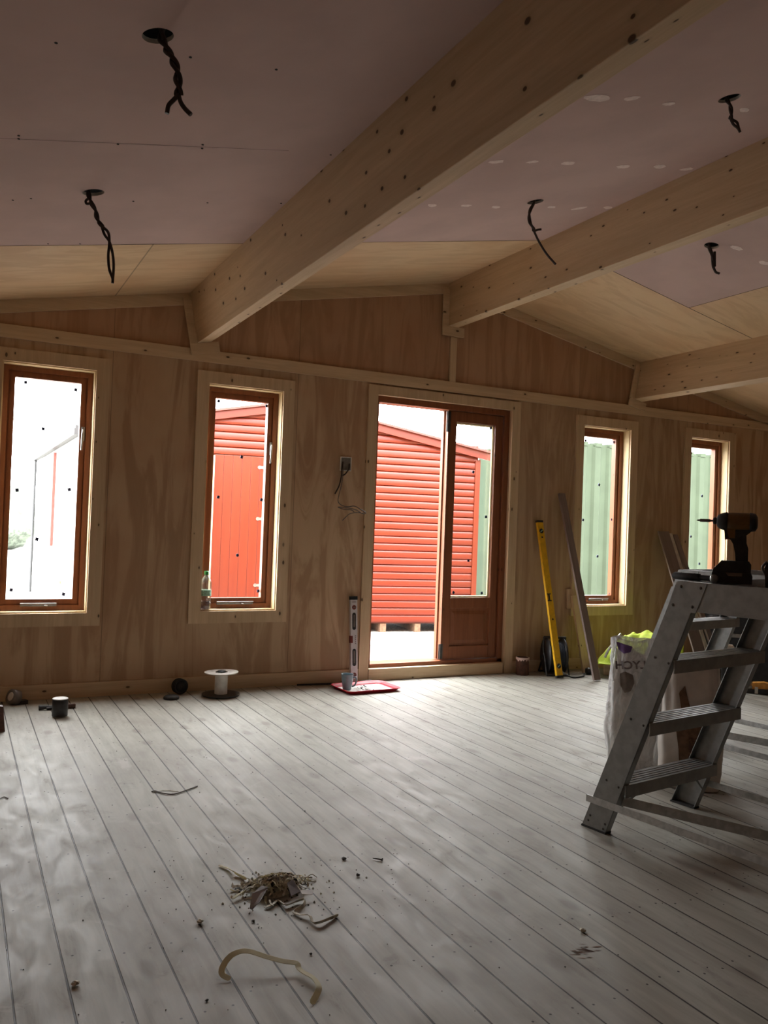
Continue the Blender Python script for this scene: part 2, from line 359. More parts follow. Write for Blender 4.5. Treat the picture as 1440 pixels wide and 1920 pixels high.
# long wall with openings: columns of solid between x breaks
def wall_front():
    mb = MB(); T = .14
    op = [(a, b, WZ[0], WZ[1]) for a, b in WIN]+[(DX[0], DX[1], DZ[0], DZ[1])]
    xs = sorted({XL-.14, XR+.14, RX}|{q for o in op for q in o[:2]})
    ZS = 2.155
    for a, b in zip(xs, xs[1:]):
        mid = (a+b)/2; o = next((o for o in op if o[0] <= mid <= o[1]), None)
        mb.cur = 0
        if o is None: mb.box(a, b, D, D+T, -.06, ZS)
        else:
            if o[2] > 0: mb.box(a, b, D, D+T, -.06, o[2])
            else: mb.box(a, b, D, D+T, -.06, 0.0)
            mb.box(a, b, D, D+T, o[3], ZS)
        mb.cur = 1
        za, zb = max(ceilz(a)+.02, ZS+.001), max(ceilz(b)+.02, ZS+.001)
        mb.prism([(a, ZS), (b, ZS), (b, zb), (a, za)], 'y', D, D+T)
    struct('wall_front', mb, [M['ply_wall'], M['ply_gable']])
wall_front()
def wall_side(name, x0, x1, ops):
    mb = MB(); ys = sorted({YB-.14, D+.14}|{q for o in ops for q in o[:2]})
    for a, b in zip(ys, ys[1:]):
        o = next((o for o in ops if o[0] <= (a+b)/2 <= o[1]), None)
        if o is None: mb.box(x0, x1, a, b, -.06, 2.2)
        else: mb.box(x0, x1, a, b, -.06, o[2]); mb.box(x0, x1, a, b, o[3], 2.2)
    struct(name, mb, M['ply_wall'])
wall_side('wall_left', XL-.14, XL, LEFT_OPEN); wall_side('wall_right', XR, XR+.14, [])
mb = MB(); xs = sorted({XL-.14, XR+.14, RX}|{q for o in BACK_OPEN for q in o[:2]})
for a, b in zip(xs, xs[1:]):
    o = next((o for o in BACK_OPEN if o[0] <= (a+b)/2 <= o[1]), None)
    poly = lambda z0: [(a, z0), (b, z0), (b, ceilz(b)+.02), (a, ceilz(a)+.02)]
    if o is None: mb.prism(poly(-.06), 'y', YB-.14, YB)
    else: mb.box(a, b, YB-.14, YB, -.06, o[2]); mb.prism(poly(o[3]), 'y', YB-.14, YB)
struct('wall_back', mb, M['ply_wall'])
# ceiling: two slopes of boards with cut holes for the spotlights
HOLES = [(.424, 2.256), (.431, 3.488), (2.606, 2.291), (2.606, 3.516), (3.873, 3.503)]
def ceiling():
    mb = MB(); hs = .1; R_ = .041; T = .013
    xs = sorted({XL-.14, RX, XR+.14, 4.47, 5.15}|{h[0]-hs for h in HOLES if h[0] != .431}|{h[0]+hs for h in HOLES if h[0] != .431})
    ys = sorted({YB-.14, 4.225, D+.14}|{2.256-.15, 2.256+.15, 3.5-.15, 3.5+.15})
    for a, b in zip(xs, xs[1:]):
        for c, d in zip(ys, ys[1:]):
            mx, my = (a+b)/2, (c+d)/2
            mb.cur = 0 if (my < 4.225 and mx < 4.47) else 1
            h = next((h for h in HOLES if a < h[0] < b and c < h[1] < d), None)
            if not h:
                mb.add([(a, c, ceilz(a)), (b, c, ceilz(b)), (b, d, ceilz(b)), (a, d, ceilz(a))], [(0, 1, 2, 3)]); continue
            n = 32; inner = []; outer = []; up = []
            for k in range(n):
                t = 2*PI*(k+.0)/n; ux, uy = math.cos(t), math.sin(t)
                inner.append((h[0]+R_*ux, h[1]+R_*uy)); m_ = min((b-h[0] if ux > 0 else h[0]-a)/max(abs(ux), 1e-6), (d-h[1] if uy > 0 else h[1]-c)/max(abs(uy), 1e-6))
                outer.append((h[0]+m_*ux, h[1]+m_*uy))
            Z = lambda p, e=0: (p[0], p[1], ceilz(p[0])+e)
            vs = [Z(p) for p in inner]+[Z(p) for p in outer]+[Z(p, T) for p in inner]
            fs = [(k, (k+1) % n, n+(k+1) % n, n+k) for k in range(n)]
            mb.add(vs, fs)
            for (cx, cy_) in ((a, c), (b, c), (b, d), (a, d)):   # close the square's corners
                i = min(range(n), key=lambda k: (-(((outer[k][0]-h[0])*(cx-h[0])+(outer[k][1]-h[1])*(cy_-h[1]))/math.hypot(outer[k][0]-h[0], outer[k][1]-h[1]))))
                for j in (i-1, i):
                    p, q = outer[j % n], outer[(j+1) % n]
                    mb.add([Z(p), Z(q), Z((cx, cy_))], [(0, 1, 2)])
            mb.cur = 2; mb.add([Z(p) for p in inner]+[Z(p, T) for p in inner], [(k, (k+1) % n, n+(k+1) % n, n+k) for k in range(n)], True)
    o = struct('ceiling', mb, [M['pink'], M['ply_ceil'], M['offwhite']], fixn=False)
    top = MB()
    for sgn in (0, 1):
        a, b = ((XL-.2, RX), (RX, XR+.2))[sgn]
        top.loft([(a, YB-.2, ceilz(a)+.10), (b, YB-.2, ceilz(b)+.10), (b, YB-.2, ceilz(b)+.16), (a, YB-.2, ceilz(a)+.16)],
                 [(a, D+.35, ceilz(a)+.10), (b, D+.35, ceilz(b)+.10), (b, D+.35, ceilz(b)+.16), (a, D+.35, ceilz(a)+.16)])
    struct('roof_deck', top, M['darkvoid'], o)
    # seams, screws and filler dabs on the boards
    sm = MB(); e = .0008
    def strip(x0, x1, y, w=.0035): sm.add([(x0, y, ceilz(x0)-e), (x1, y, ceilz(x1)-e), (x1, y+w, ceilz(x1)-e), (x0, y+w, ceilz(x0)-e)], [(0, 1, 2, 3)])
    strip(XL, RX, 4.224, .006); strip(RX, XR, 4.224, .006); strip(XL, 1.06, 2.982, .002); strip(4.47, 5.1, 3.0, .003)
    sm.add([(4.469, YB, ceilz(4.469)-e), (4.474, YB, ceilz(4.474)-e), (4.474, 4.225, ceilz(4.474)-e), (4.469, 4.225, ceilz(4.469)-e)], [(0, 1, 2, 3)])
    struct('board_joint', sm, M['darkvoid'], o)
    sc = MB()
    for (px, py) in [(105, 80), (518, 130), (35, 254), (35, 260), (221, 270), (380, 271), (379, 278), (620, 290), (24, 375), (58, 372), (250, 377), (389, 380), (527, 381), (357, 107), (90, 457), (150, 457)]:
        P = onceil(px, py); sc.lathe([(.0045, 0), (.0045, .0012), (0, .0012)], 8, (P.x, P.y, P.z-.0015))
    struct('board_screw', sc, M['darkvoid'], o)
    fl = MB()
    for (px, py, s) in [(930, 303, 1.1), (998, 303, .8), (1065, 306, 1.1), (1168, 312, 1.1), (1237, 312, 1.1), (1287, 317, 1.1), (1120, 183, 1.5), (1185, 184, .9), (1254, 194, .9), (1396, 206, .9),
                        (930, 388, .9), (1035, 388, .8), (1087, 390, 1.2), (1140, 389, 1), (810, 385, .9), (875, 385, .9), (1382, 465, 1.1), (1434, 493, 1.1)]:
        P = onceil(px, py); n = 14; a0 = random.uniform(-.5, .5); ring = []
        for k in range(n):
            t = 2*PI*k/n; rr = s*random.uniform(.8, 1.15); x = .036*rr*math.cos(t)*math.cos(a0)-.020*rr*math.sin(t)*math.sin(a0); y = .036*rr*math.cos(t)*math.sin(a0)+.020*rr*math.sin(t)*math.cos(a0)
            ring.append((P.x+x, P.y+y, ceilz(P.x+x)-.0012))
        fl.add([(P.x, P.y, P.z-.002)]+ring, [(0, 1+k, 1+(k+1) % n) for k in range(n)], True)
    struct('filler_patch', fl, M['filler'], o)
def onceil(x, y):
    r = ray(x, y)
    for s in (-1, 1):
        k = -s*SL; t = (RZ-k*RX-H)/(r.z-k*r.x); P = EYE+r*t
        if t > 0 and (P.x-RX)*s >= -.001: return P
ceiling()
# ---------------------------------------------------------------- trim on the long wall
tn = [0]
def trim(mb, mat, bevel=.0015):
    tn[0] += 1; return struct('trim_%d' % tn[0], mb, mat, bevel=bevel)
TY = D-.018
mb = MB(); mb.box(XL, XR, TY, D, 2.122, 2.200); trim(mb, M['pine_x'])                         # eaves rail
for a, b in ((XL, RX), (RX, XR)):                                                            # sloping boards under the roof
    mb = MB(); mb.prism([(a, max(ceilz(a)-.076, 2.05)), (b, ceilz(b)-.076), (b, ceilz(b)-.001), (a, ceilz(a)-.001)], 'y', TY, D); trim(mb, M['pine_x'])
mb = MB(); mb.box(XL, DX[0]-.072, D-.016, D, 0, .088); mb2 = MB(); mb2.box(DX[1]+.072, XR, D-.016, D, 0, .088)
struct('baseboard_left', mb, M['pine_x'], bevel=.001); struct('baseboard_right', mb2, M['pine_x'], bevel=.001)
mb = MB(); mb.box(3.232, 3.286, TY, D, 2.2, 2.535); trim(mb, M['pine_z'])                     # post under the ridge beam
# ---------------------------------------------------------------- windows
def stickers(par, pts, Y):
    for (px, py) in pts:
        p = onY(px, py, Y); s = .0125; a = random.uniform(0, 1.2); mb = MB()
        q = [(p.x+s*math.cos(a+k*PI/2), p.z+s*1.1*math.sin(a+k*PI/2)) for k in range(4)]
        mb.prism(q, 'y', Y-.004, Y); tag(mb.build('foam_pad', M['bluesticker'], par), 'small blue-black square pad on the glass')
SQ = {1: [(48,717),(142,731),(81,804),(32,919),(130,918),(69,1011),(21,1106),(119,1114)], 2: [(410,752),(500,761),(453,857),(409,932),(490,937),(445,1041),(484,1108)],
      3: [(1098,826),(1151,829),(1123,909),(1093,975),(1147,974),(1120,1043),(1143,1113)], 4: [(1296,849),(1339,845),(1316,930),(1295,1006),(1337,1011),(1311,1057)],
      5: [(855,797),(920,803),(887,885),(911,969),(878,1051),(850,1111),(903,1112)]}
WLAB = ['narrow stained timber window at the left edge, looking out at a pale shed and white sky', 'narrow stained timber window left of the door, with a bottle on its sill', 'narrow stained timber window right of the door, green container outside', 'narrow stained timber window furthest right, behind the drill']
def window(i, x0, x1):
    r = bpy.data.objects.new('window_%d' % i, None); COL.objects.link(r); tag(r, WLAB[i-1], 'window', None, 'structure')
    z0, z1 = WZ
    mb = MB(); mb.ring(x0-.075, x1+.075, z0-.078, z1+.076, .078, D-.018, D); mb.build('casing', M['pine_z'], r, bevel=.0015)
    mb = MB(); mb.ring(x0-.001, x1+.001, z0-.001, z1+.001, .010, D, D+.07); mb.build('reveal', M['pine_pale'], r)
    a, b, c, d = x0+.005, x1-.005, z0+.005, z1-.005
    mb = MB(); mb.ring(a, b, c, d, .036, D+.07, D+.138); mb.build('window_frame', M['stain_z'], r, bevel=.002)
    s = MB(); s.ring(a+.036, b-.036, c+.036, d-.036, .036, D+.083, D+.130); sash = s.build('sash', M['stain_z'], r, bevel=.002)
    g = MB(); g.box(a+.066, b-.066, c+.066, d-.066, D+.108, D+.112); g.build('glass_pane', M['glass'], sash)
    stickers(sash, SQ[i], D+.107)
    hx = {1: .672, 2: 1.889, 3: a+.052, 4: None}[i]
    if hx:
        h = MB(); h.box(hx-.009, hx+.009, D+.073, D+.083, 1.56, 1.645)
        h.tube([(hx, D+.073, 1.625), (hx-.002, D+.055, 1.625), (hx-.006, D+.045, 1.60), (hx-.010, D+.045, 1.50)], [.006, .006, .007, .005], 8)
        tag(h.build('handle', M['steel'], r, bevel=.001), 'silver espagnolette handle')
    st = {1: (.356, .56), 2: (1.551, 1.80), 3: (4.70, 4.91), 4: (5.87, 6.1)}[i]
    h = MB(); h.box(st[0], st[1], D+.062, D+.072, c+.030, c+.040); h.lathe([(0, -.004), (.011, -.003), (.011, .004), (0, .005)], 12, (st[0]+.7*(st[1]-st[0]), D+.055, c+.034))
    h.tube([(st[0], D+.06, c+.047), (st[1], D+.06, c+.047)], .004, 6)
    tag(h.build('stay', M['steel'], r), 'silver casement stay')
for i, (a, b) in enumerate(WIN): window(i+1, a, b)
# ---------------------------------------------------------------- door
def door():
    r = bpy.data.objects.new('door_1', None); COL.objects.link(r)
    tag(r, 'stained timber folding door, half open, with a glazed leaf and panelled base', 'door', None, 'structure')
    x0, x1 = DX; z1 = DZ[1]; w_ = .075
    mb = MB(); mb.prism([(x0-w_, 0), (x0, 0), (x0, z1), (x0-w_, z1+.068)], 'y', D-.02, D); mb.prism([(x1, 0), (x1+w_, 0), (x1+w_, z1+.068), (x1, z1)], 'y', D-.02, D)
    mb.prism([(x0, z1), (x1, z1), (x1+w_, z1+.068), (x0-w_, z1+.068)], 'y', D-.02, D)
    mb.build('casing', M['pine_z'], r, bevel=.0015)
    mb = MB(); mb.box(x0, x1-.02, D-.028, D+.02, .001, .085); tag(mb.build('threshold_board', M['pine_x'], r, bevel=.002), 'pale pine board across the foot of the doorway')
    mb = MB(); mb.box(x0, x0+.03, D+.02, D+.125, .085, z1); mb.box(x1-.045, x1, D+.02, D+.125, .085, z1); mb.box(x0+.03, x1-.045, D+.02, D+.125, z1-.045, z1)
    mb.build('door_frame', M['stain_z'], r, bevel=.002)
    mb = MB(); mb.box(x0, x1, D+.02, D+.16, .02, .112); mb.build('sill', M['stain_x'], r, bevel=.002)
    def leaf(a, b, y0, y1, gl, gr, name):
        m = MB(); c, d = .118, 1.993; g0, g1 = .580, 1.915
        m.box(a, gl, y0, y1, c, d); m.box(gr, b, y0, y1, c, d); m.box(gl, gr, y0, y1, g1, d); m.box(gl, gr, y0, y1, .50, g0); m.box(gl, gr, y0, y1, c, .215)
        lf = m.build(name, M['stain_z'], r, bevel=.003)
        p = MB(); ym = (y0+y1)/2; p.box(gl, gr, ym-.008, ym+.008, .215, .50)
        p.loft([(gl+.02, ym-.008, .235), (gr-.02, ym-.008, .235), (gr-.02, ym-.008, .48), (gl+.02, ym-.008, .48)], [(gl+.045, ym-.015, .26), (gr-.045, ym-.015, .26), (gr-.045, ym-.015, .455), (gl+.045, ym-.015, .455)])
        p.build('lower_panel', M['stain_z'], lf)
        g = MB(); g.box(gl-.002, gr+.002, ym-.003, ym+.003, g0-.002, g1+.002); g.build('glass_pane', M['glass'], lf)
        bd = MB(); bd.ring(gl, gr, g0, g1, .010, ym+.004, y1-.004); tag(bd.build('glazing_bead', M['pine_pale'], lf), 'pale bead around the glass')
        return lf
    A = leaf(3.27, 3.766, D+.040, D+.085, 3.345, 3.70, 'door_leaf')
    stickers(A, SQ[5], D+.058)
    leaf(3.258, 3.766, D+.0855, D+.122, 3.345, 3.735, 'door_leaf')
    for (za, zb) in ((.125, .235), (1.83, 1.985)):
        h = MB(); h.tube([(3.262, D+.030, za), (3.262, D+.030, zb)], .008, 10)
        h.box(3.248, 3.262, D+.030, D+.034, za, zb); h.box(3.262, 3.288, D+.036, D+.0395, za, zb)
        for k in range(4):
            z = za+(zb-za)*(k+1)/5; h.lathe([(.0088, -.0015), (.0088, .0015)], 10, (3.262, D+.030, z))
        tag(h.build('hinge', M['hinge'], r), 'dull steel hinge knuckle')
door()
# ================================================================ ROOF BEAMS
def beam(x, zb, tilt, label, wd=.09, ht=None):
    # bottom centre (x, zb); axis perpendicular to roof slope
    ca, sa = math.cos(tilt), math.sin(tilt)
    b = thing('roof_beam', label, 'beam', (0, 0, 0), 0, None)
    up = Vector((-sa, 0, ca)); rt = Vector((ca, 0, sa)); P = Vector((x, 0, zb)); hh = ht
    q = [P-rt*wd/2, P+rt*wd/2, P+rt*wd/2+up*hh, P-rt*wd/2+up*hh]
    m = MB(); m.loft([(p.x, YB, p.z) for p in q], [(p.x, D-.001, p.z) for p in q]); m.build('beam_timber', M['pine_y'], b, bevel=.003)
    # trim framing where it meets the wall
    t = MB(); w_ = .052; y0 = D-.030
    def quad(u0, u1, v0, v1):
        c = [P+rt*u0+up*v0, P+rt*u1+up*v0, P+rt*u1+up*v1, P+rt*u0+up*v1]; t.prism([(p.x, p.z) for p in c], 'y', y0, D-.0185)
    quad(-wd/2-w_, -wd/2-.001, -.0015, hh-.07); quad(-wd/2-w_, wd/2+w_*.9, -.072, -.002)
    t.build('end_trim', M['pine_x'], b, bevel=.001); return b
TA = math.atan(SL)
beam(1.378, 2.245, TA, 'pale glued timber beam nearest the camera, rising to the top right corner', ht=.36)
beam(3.247, 2.61, 0, 'pale timber ridge beam above the door, middle of the three', ht=.34)
beam(5.095, 2.245, -TA, 'pale timber beam at the far right, above the green-view windows', ht=.36)
# ================================================================ OUTSIDE
mb = MB(); GN = 60; GZ = -.12
vs = []; fs = []
xs = [-25+i*.9 for i in range(66)]; 
mb.add([(-60, D+.2, GZ), (70, D+.2, GZ), (70, 90, GZ), (-60, 90, GZ), (-60, -60, GZ), (70, -60, GZ), (-60, D+.2, GZ), (70, D+.2, GZ)], [(0, 1, 2, 3), (4, 5, 7, 6)])
gr = struct('ground', mb, M['gravel'])
st_ = MB(); rs = random.Random(3)
for k in range(900):
    x = rs.uniform(2.6, 6.2); y = rs.uniform(5.7, 8.5); s = rs.uniform(.006, .022)
    if rs.random() < .25: s *= 1.8
    vv = [(x+s*math.cos(a)*rs.uniform(.7, 1.1), y+s*math.sin(a)*rs.uniform(.7, 1.1), GZ) for a in (0, 1.2, 2.5, 3.8, 5.1)]
    vv.append((x+rs.uniform(-.3, .3)*s, y, GZ+s*rs.uniform(.5, .9))); st_.add(vv, [(0, 1, 5), (1, 2, 5), (2, 3, 5), (3, 4, 5), (4, 0, 5)])
tag(st_.build('gravel_stones', M['gravel']), 'loose pale gravel on the ground outside the door', 'gravel', None, 'stuff')
def shed():
    r = thing('garden_shed', 'red stained log-lap timber shed seen through the open door', 'shed', (5.0, 8.5, GZ), -math.radians(10))
    z_ = lambda z: z-GZ
    xl, xr, xa, za, sl = -3.0, .546, -1.68, 2.36, .184
    roofz = lambda x: za-sl*abs(x-xa)
    m = MB(); p = .0828; z = .0
    while z < za:
        def seg(a, b, z=z):
            prof = []
            for k in range(7):
                t = k/6; prof.append((-[.026, .028, .0275, .026, .023, .015, .003][k], z+p*[0, .1, .35, .6, .78, .92, 1][k]))
            n = len(prof)
            ax = lambda x, zz: x
            def clip(zz, left):
                if zz <= roofz(a if left else b): return a if left else b
                w2 = (za-zz)/sl; q = xa-w2 if left else xa+w2
                return min(max(q, a), b)
            vs = [(clip(zz, True), y, z_(zz)) for (y, zz) in prof]+[(clip(zz, False), y, z_(zz)) for (y, zz) in prof]
            m.add(vs, [(k, n+k, n+k+1, k+1) for k in range(n-1)], True)
        if z+p*.5 < 1.81: seg(xl, -2.60); seg(-1.93, xr-.03)
        else: seg(xl, xr-.03)
        z += p
    m.build('log_lap_front', M['shed_x'], r)
    m = MB(); m.box(xl, xr-.01, .01, 1.2, z_(-.02), z_(roofz(xl)-.02)); m.box(xl+.2, -.8, -.004, .01, z_(-.02), z_(1.9)); m.build('body', M['shed_z'], r)
    m = MB(); m.prism([(xl, z_(1.6)), (xr-.02, z_(1.6)), (xr-.02, z_(roofz(xr))), (xa, z_(za)), (xl, z_(roofz(xl)))], 'y', .005, 1.2); m.build('gable', M['shed_z'], r)
    m = MB(); m.box(xr-.062, xr, -.037, .01, z_(-.02), z_(roofz(xr)-.02)); m.build('corner_board', M['shed_z'], r)
    for s, e in ((1, .645), (-1, -3.1)):
        m = MB(); ze = za-sl*abs(e-xa)
        m.prism([(xa, z_(za-.01)), (e, z_(ze-.01)), (e, z_(ze+.075)), (xa, z_(za+.075))], 'y', -.09, -.06); m.build('bargeboard', M['shed_x'], r)
        m = MB(); m.prism([(xa, z_(za+.076)), (e, z_(ze+.076)), (e, z_(ze+.10)), (xa, z_(za+.10))], 'y', -.13, 1.28); m.build('roof_sheet', M['felt'], r)
    d = MB(); x = -2.567; k = 0
    while x < -1.98: d.box(x, x+.0965, -.022, -.006, z_(.02), z_(1.812)); x += .098
    dr = d.build('shed_door', M['shed_z'], r, bevel=.003)
    for hz in (1.696, 1.13, .4):
        h = MB(); h.prism([(-2.085, z_(hz)), (-2.075, z_(hz-.014)), (-1.95, z_(hz-.018)), (-1.95, z_(hz+.018)), (-2.075, z_(hz+.014))], 'y', -.028, -.023)
        h.lathe([(.02, -.029), (.02, -.024), (0, -.024)], 14, (-2.08, 0, z_(hz)), 'y'); tag(h.build('strap_hinge', M['steel'], dr), 'galvanised strap hinge')
    m = MB(); m.box(-2.602, -2.569, -.05, .0, z_(-.02), z_(1.80)); tag(m.build('door_post', M['pine_pale'], r), 'pale bare timber post at the door edge')
    for x in (-2.8, -1.9, -1.0, -.62, -.2, .3):
        m = MB(); m.box(x, x+.07, -.01, 1.15, 0, z_(-.021)); m.build('bearer', M['brown'], r)
shed()
def container():
    r = thing('shipping_container', 'green corrugated steel container behind the shed and right windows', 'container', (8.15, 10.0, GZ))
    m = MB(); x = 0; prof = []
    while x < 12: prof += [(x, 0), (x+.10, 0), (x+.14, .035), (x+.24, .035)]; x += .28
    vs = [(x, y, .02) for x, y in prof]+[(x, y, 2.56) for x, y in prof]; n = len(prof)
    m.add(vs, [(i, i+1, n+i+1, n+i) for i in range(n-1)]); m.build('corrugated_side', M['container'], r, fixn=False)
    m = MB(); m.box(0, 12, -.01, .06, 0, .14); m.build('bottom_rail', M['container'], r, bevel=.005)
    m = MB(); x = 0
    m.box(0, 12, .036, 2.4, 2.56, 2.59)
    while x < 12: m.box(x, x+.12, -.012, 2.4, 2.56, 2.62); x += .28
    m.build('roof_rib', M['container'], r)
    m = MB(); m.box(.01, 12, .04, 2.4, .02, 2.55); m.build('body', M['container'], r)
    for y in (.45, 1.15, 1.75): m = MB(); m.box(-.035, .01, y, y+.035, .1, 2.45); m.build('lock_rod', M['container'], r)
container()
def garage():
    r = thing('outbuilding', 'pale painted outbuilding with grey gutter outside the left-edge window', 'outbuilding', (1.0, 8.35, GZ))
    m = MB(); m.box(0, .9, 0, 4.6, 0, 1.97); m.build('wall_panel', M['garage'], r)
    m = MB(); m.box(-.06, -.002, -.1, 4.9, 1.97, 2.03); m.box(-.05, .95, -.1, 4.9, 2.03, 2.06); tag(m.build('gutter', M['greytrim'], r), 'dark grey gutter')
    m = MB(); m.tube([(-.03, 4.55, .1), (-.03, 4.55, 1.97)], .018, 8); tag(m.build('downpipe', M['greytrim'], r), 'grey corner downpipe')
    m = MB(); m.box(-.03, -.001, 2.0, 2.14, .85, 1.93); tag(m.build('red_board', M['felt'], r), 'faded red upright strip')
garage()
m = MB(); m.loft([(-.03, -.02, 0), (.03, -.02, 0), (.03, .02, 0), (-.03, .02, 0)], [(.25, .13, 1.3), (.31, .13, 1.3), (.31, .17, 1.3), (.25, .17, 1.3)])
o = m.build('timber_post', M['pine_pale'], bevel=.002); o.location = (.53, 6.45, GZ); tag(o, 'pale yellow timber plank leaning at a slant outside the left-edge window', 'plank')
m = MB()
for k in range(7): m.box(-.35, .35, k*.155, k*.155+.13, .02+.02*(k % 2), .05+.02*(k % 2))
o = m.build('decking_stack', M['oldboard'], bevel=.002); o.location = (1.25, 6.6, GZ); tag(o, 'low stack of grey deck boards on the ground outside the left-edge window', 'decking')
def bush(x, y, s, lab):
    m = MB(); n = 18; vs = []
    for i in range(n+1):
        for j in range(n*2):
            a = PI*i/n; b = PI*j/n; v = Vector((math.sin(a)*math.cos(b), math.sin(a)*math.sin(b), math.cos(a)))
            rr = s*(1+.35*noise.noise(v*3+Vector((x, 0, 0)))); vs.append((v.x*rr*1.4, v.y*rr, max(0, (v.z+.85)*rr*.8)))
    m.add(vs, [(i*2*n+j, i*2*n+(j+1) % (2*n), (i+1)*2*n+(j+1) % (2*n), (i+1)*2*n+j) for i in range(n) for j in range(2*n)], True)
    o = m.build('bush', M['leaf']); o.location = (x, y, GZ); tag(o, lab, 'bush')
bush(.7, 30, 1.2, 'faint grey-green bush far away through the left-edge window')
#PART2
# ================================================================ SPOTLIGHT CABLES
def cable(i, paths, label, wires=2, r=.0042, twist=.008, turns=4.5):
    """paths: photograph points; the cable hangs at the depth of its hole"""
    h = HOLES[i]; P0 = Vector((h[0], h[1], ceilz(h[0]))); d = depth(P0)
    t = thing('hanging_cable', label, 'cable', P0, 0, 'cable tails hanging from the ceiling holes')
    for kind, pts in paths:
        P = [atd(x, y, d)-P0 for x, y in pts]
        if kind == 't':
            P = [P[0]+Vector((0, .004, .05))]+P; sp_ = spline(P, 10); n = len(sp_)
            for w_ in range(wires):
                out = []
                for k, p in enumerate(sp_):
                    a = 2*PI*turns*k/n+w_*PI; out.append(p+RIGHT*math.cos(a)*twist*.6+FWD*math.sin(a)*twist*.6)
                m = MB(); m.tube(out, r); m.build('cable_strand', M['cable'], t)
        else:
            m = MB(); m.tube(spline(P, 8), r); m.build('cable_strand', M['cable'], t)
    return t
cable(0, [('t', [(303, 70), (312, 91), (322, 108), (331, 130), (334, 155), (335, 178)]), ('s', [(335, 178), (325, 188), (316, 198), (313, 213)]), ('s', [(335, 178), (339, 192), (347, 204), (358, 215)])],
      'twisted dark cable pair with splayed ends, hanging from the left ceiling hole nearest the camera', r=.0062, twist=.011, turns=2.6)
cable(1, [('t', [(166, 362), (170, 378), (179, 395), (183, 412), (192, 425)]), ('s', [(192, 425), (203, 436), (205, 455), (203, 480), (205, 505), (211, 522), (211, 531)]), ('s', [(190, 422), (196, 440), (205, 453), (211, 475), (213, 500), (211, 531)]), ('s', [(166, 372), (161, 377), (163, 382), (171, 381)])],
      'dark cable with a long double loop, hanging at the left by the plywood strip', r=.0055, twist=.008, turns=2.2)
cable(2, [('t', [(1363, 186), (1369, 198), (1371, 212), (1370, 222)]), ('s', [(1370, 222), (1376, 226), (1382, 230), (1385, 240), (1387, 247)]), ('s', [(1370, 223), (1375, 233), (1383, 240), (1388, 248)])],
      'short dark cable ending in a small loop, hanging from the hole at the top right', r=.0052, twist=.006, turns=1.5)
cable(3, [('t', [(1001, 380), (995, 392), (992, 404), (994, 418), (1000, 428), (1001, 433)]), ('s', [(1001, 433), (1010, 452), (1024, 475), (1042, 496)]), ('s', [(1001, 434), (1008, 431), (1015, 430)])],
      'dark cable with one long straight tail, hanging from the hole between two beams', r=.006, twist=.006, turns=1.6)
cable(4, [('t', [(1330, 464), (1334, 475), (1337, 490), (1338, 503)]), ('s', [(1340, 472), (1340, 490), (1340, 500)]), ('s', [(1338, 502), (1342, 510), (1349, 513)])],
      'short thick dark cable hanging from the hole right of the ridge beam', r=.0075, twist=.006, turns=1.2)
# ================================================================ WALL SOCKET BOX
def socket():
    c = onY(647.5, 870, D); c.y = D
    t = thing('socket_back_box', 'galvanised socket box let into the plywood left of the door, cables hanging out', 'socket box', c)
    w2, h2 = .042, .049
    m = MB(); m.ring(-w2, w2, -h2, h2, .005, -.012, .0); tag(m.build('plaster_rim', M['white'], t), 'white rim')
    m = MB(); m.box(-w2+.005, w2-.005, -.0035, -.0005, -h2+.005, h2-.005); m.build('box_back', M['steel'], t)
    def pth(pts, ys): return [onY(x, y, D-q)-c for (x, y), q in zip(pts, ys)]
    m = MB(); m.tube(spline(pth([(643, 866), (641, 880), (640, 893), (636, 910), (628, 926)], [.005, .03, .03, .03, .035])), .0048); tag(m.build('cut_cable', M['cable'], t), 'short dark cable end')
    m = MB(); m.tube(spline(pth([(655, 870), (654, 879), (648, 888), (642, 892)], [.005, .03, .04, .035])), .005); tag(m.build('cable_bundle', M['cable'], t), 'dark cable curling from the box')
    m = MB(); m.tube(spline(pth([(643, 868), (643, 890), (640, 910), (635, 930), (634, 940), (640, 947), (653, 950), (665, 949), (676, 955), (686, 961), (680, 963), (668, 956), (655, 953), (640, 951), (634, 951), (645, 955), (658, 956), (664, 960)],
        [.005, .03, .03, .03, .04, .05, .07, .09, .12, .13, .12, .11, .08, .06, .06, .06, .07, .07])), .0034); tag(m.build('looped_cable', M['cablegrey'], t), 'grey-brown cable looping towards the door')
    m = MB(); m.tube(spline(pth([(684, 963), (670, 961), (657, 963), (650, 968), (642, 976)], [.13, .11, .09, .09, .10])), .003); m.build('looped_cable', M['cablegrey'], t)
socket()
# ================================================================ LEANING AND STANDING THINGS ALONG THE WALL
def bottle():
    p = onZ(386, 1146, WZ[0]+.011); p.y = D+.035; p.x = 1.463
    t = thing('drink_bottle', 'clear plastic drink bottle with green cap on the windowsill left of the door', 'bottle', (p.x, D+.018, WZ[0]+.0105))
    m = MB(); m.lathe([(.026, 0), (.034, .006), (.035, .03), (.0335, .036), (.035, .042), (.0335, .05), (.035, .058), (.035, .085), (.0345, .125), (.0355, .16), (.034, .175), (.027, .198), (.015, .215), (.0125, .222), (.0125, .232)], 28); m.build('bottle_body', M['pet'], t)
    m = MB(); m.lathe([(.0248, .002), (.032, .008), (.033, .052), (0, .0525)], 24); tag(m.build('drink', M['water'], t), 'pinkish drink left in the bottle')
    m = MB(); m.lathe([(.0152, .224), (.0155, .246), (.013, .248), (0, .248)], 20); tag(m.build('cap', M['green'], t), 'green screw cap')
    m = MB(); m.lathe([(.0357, .088), (.0357, .126)], 28); o = m.build('label_band', M['label'], t)
bottle()
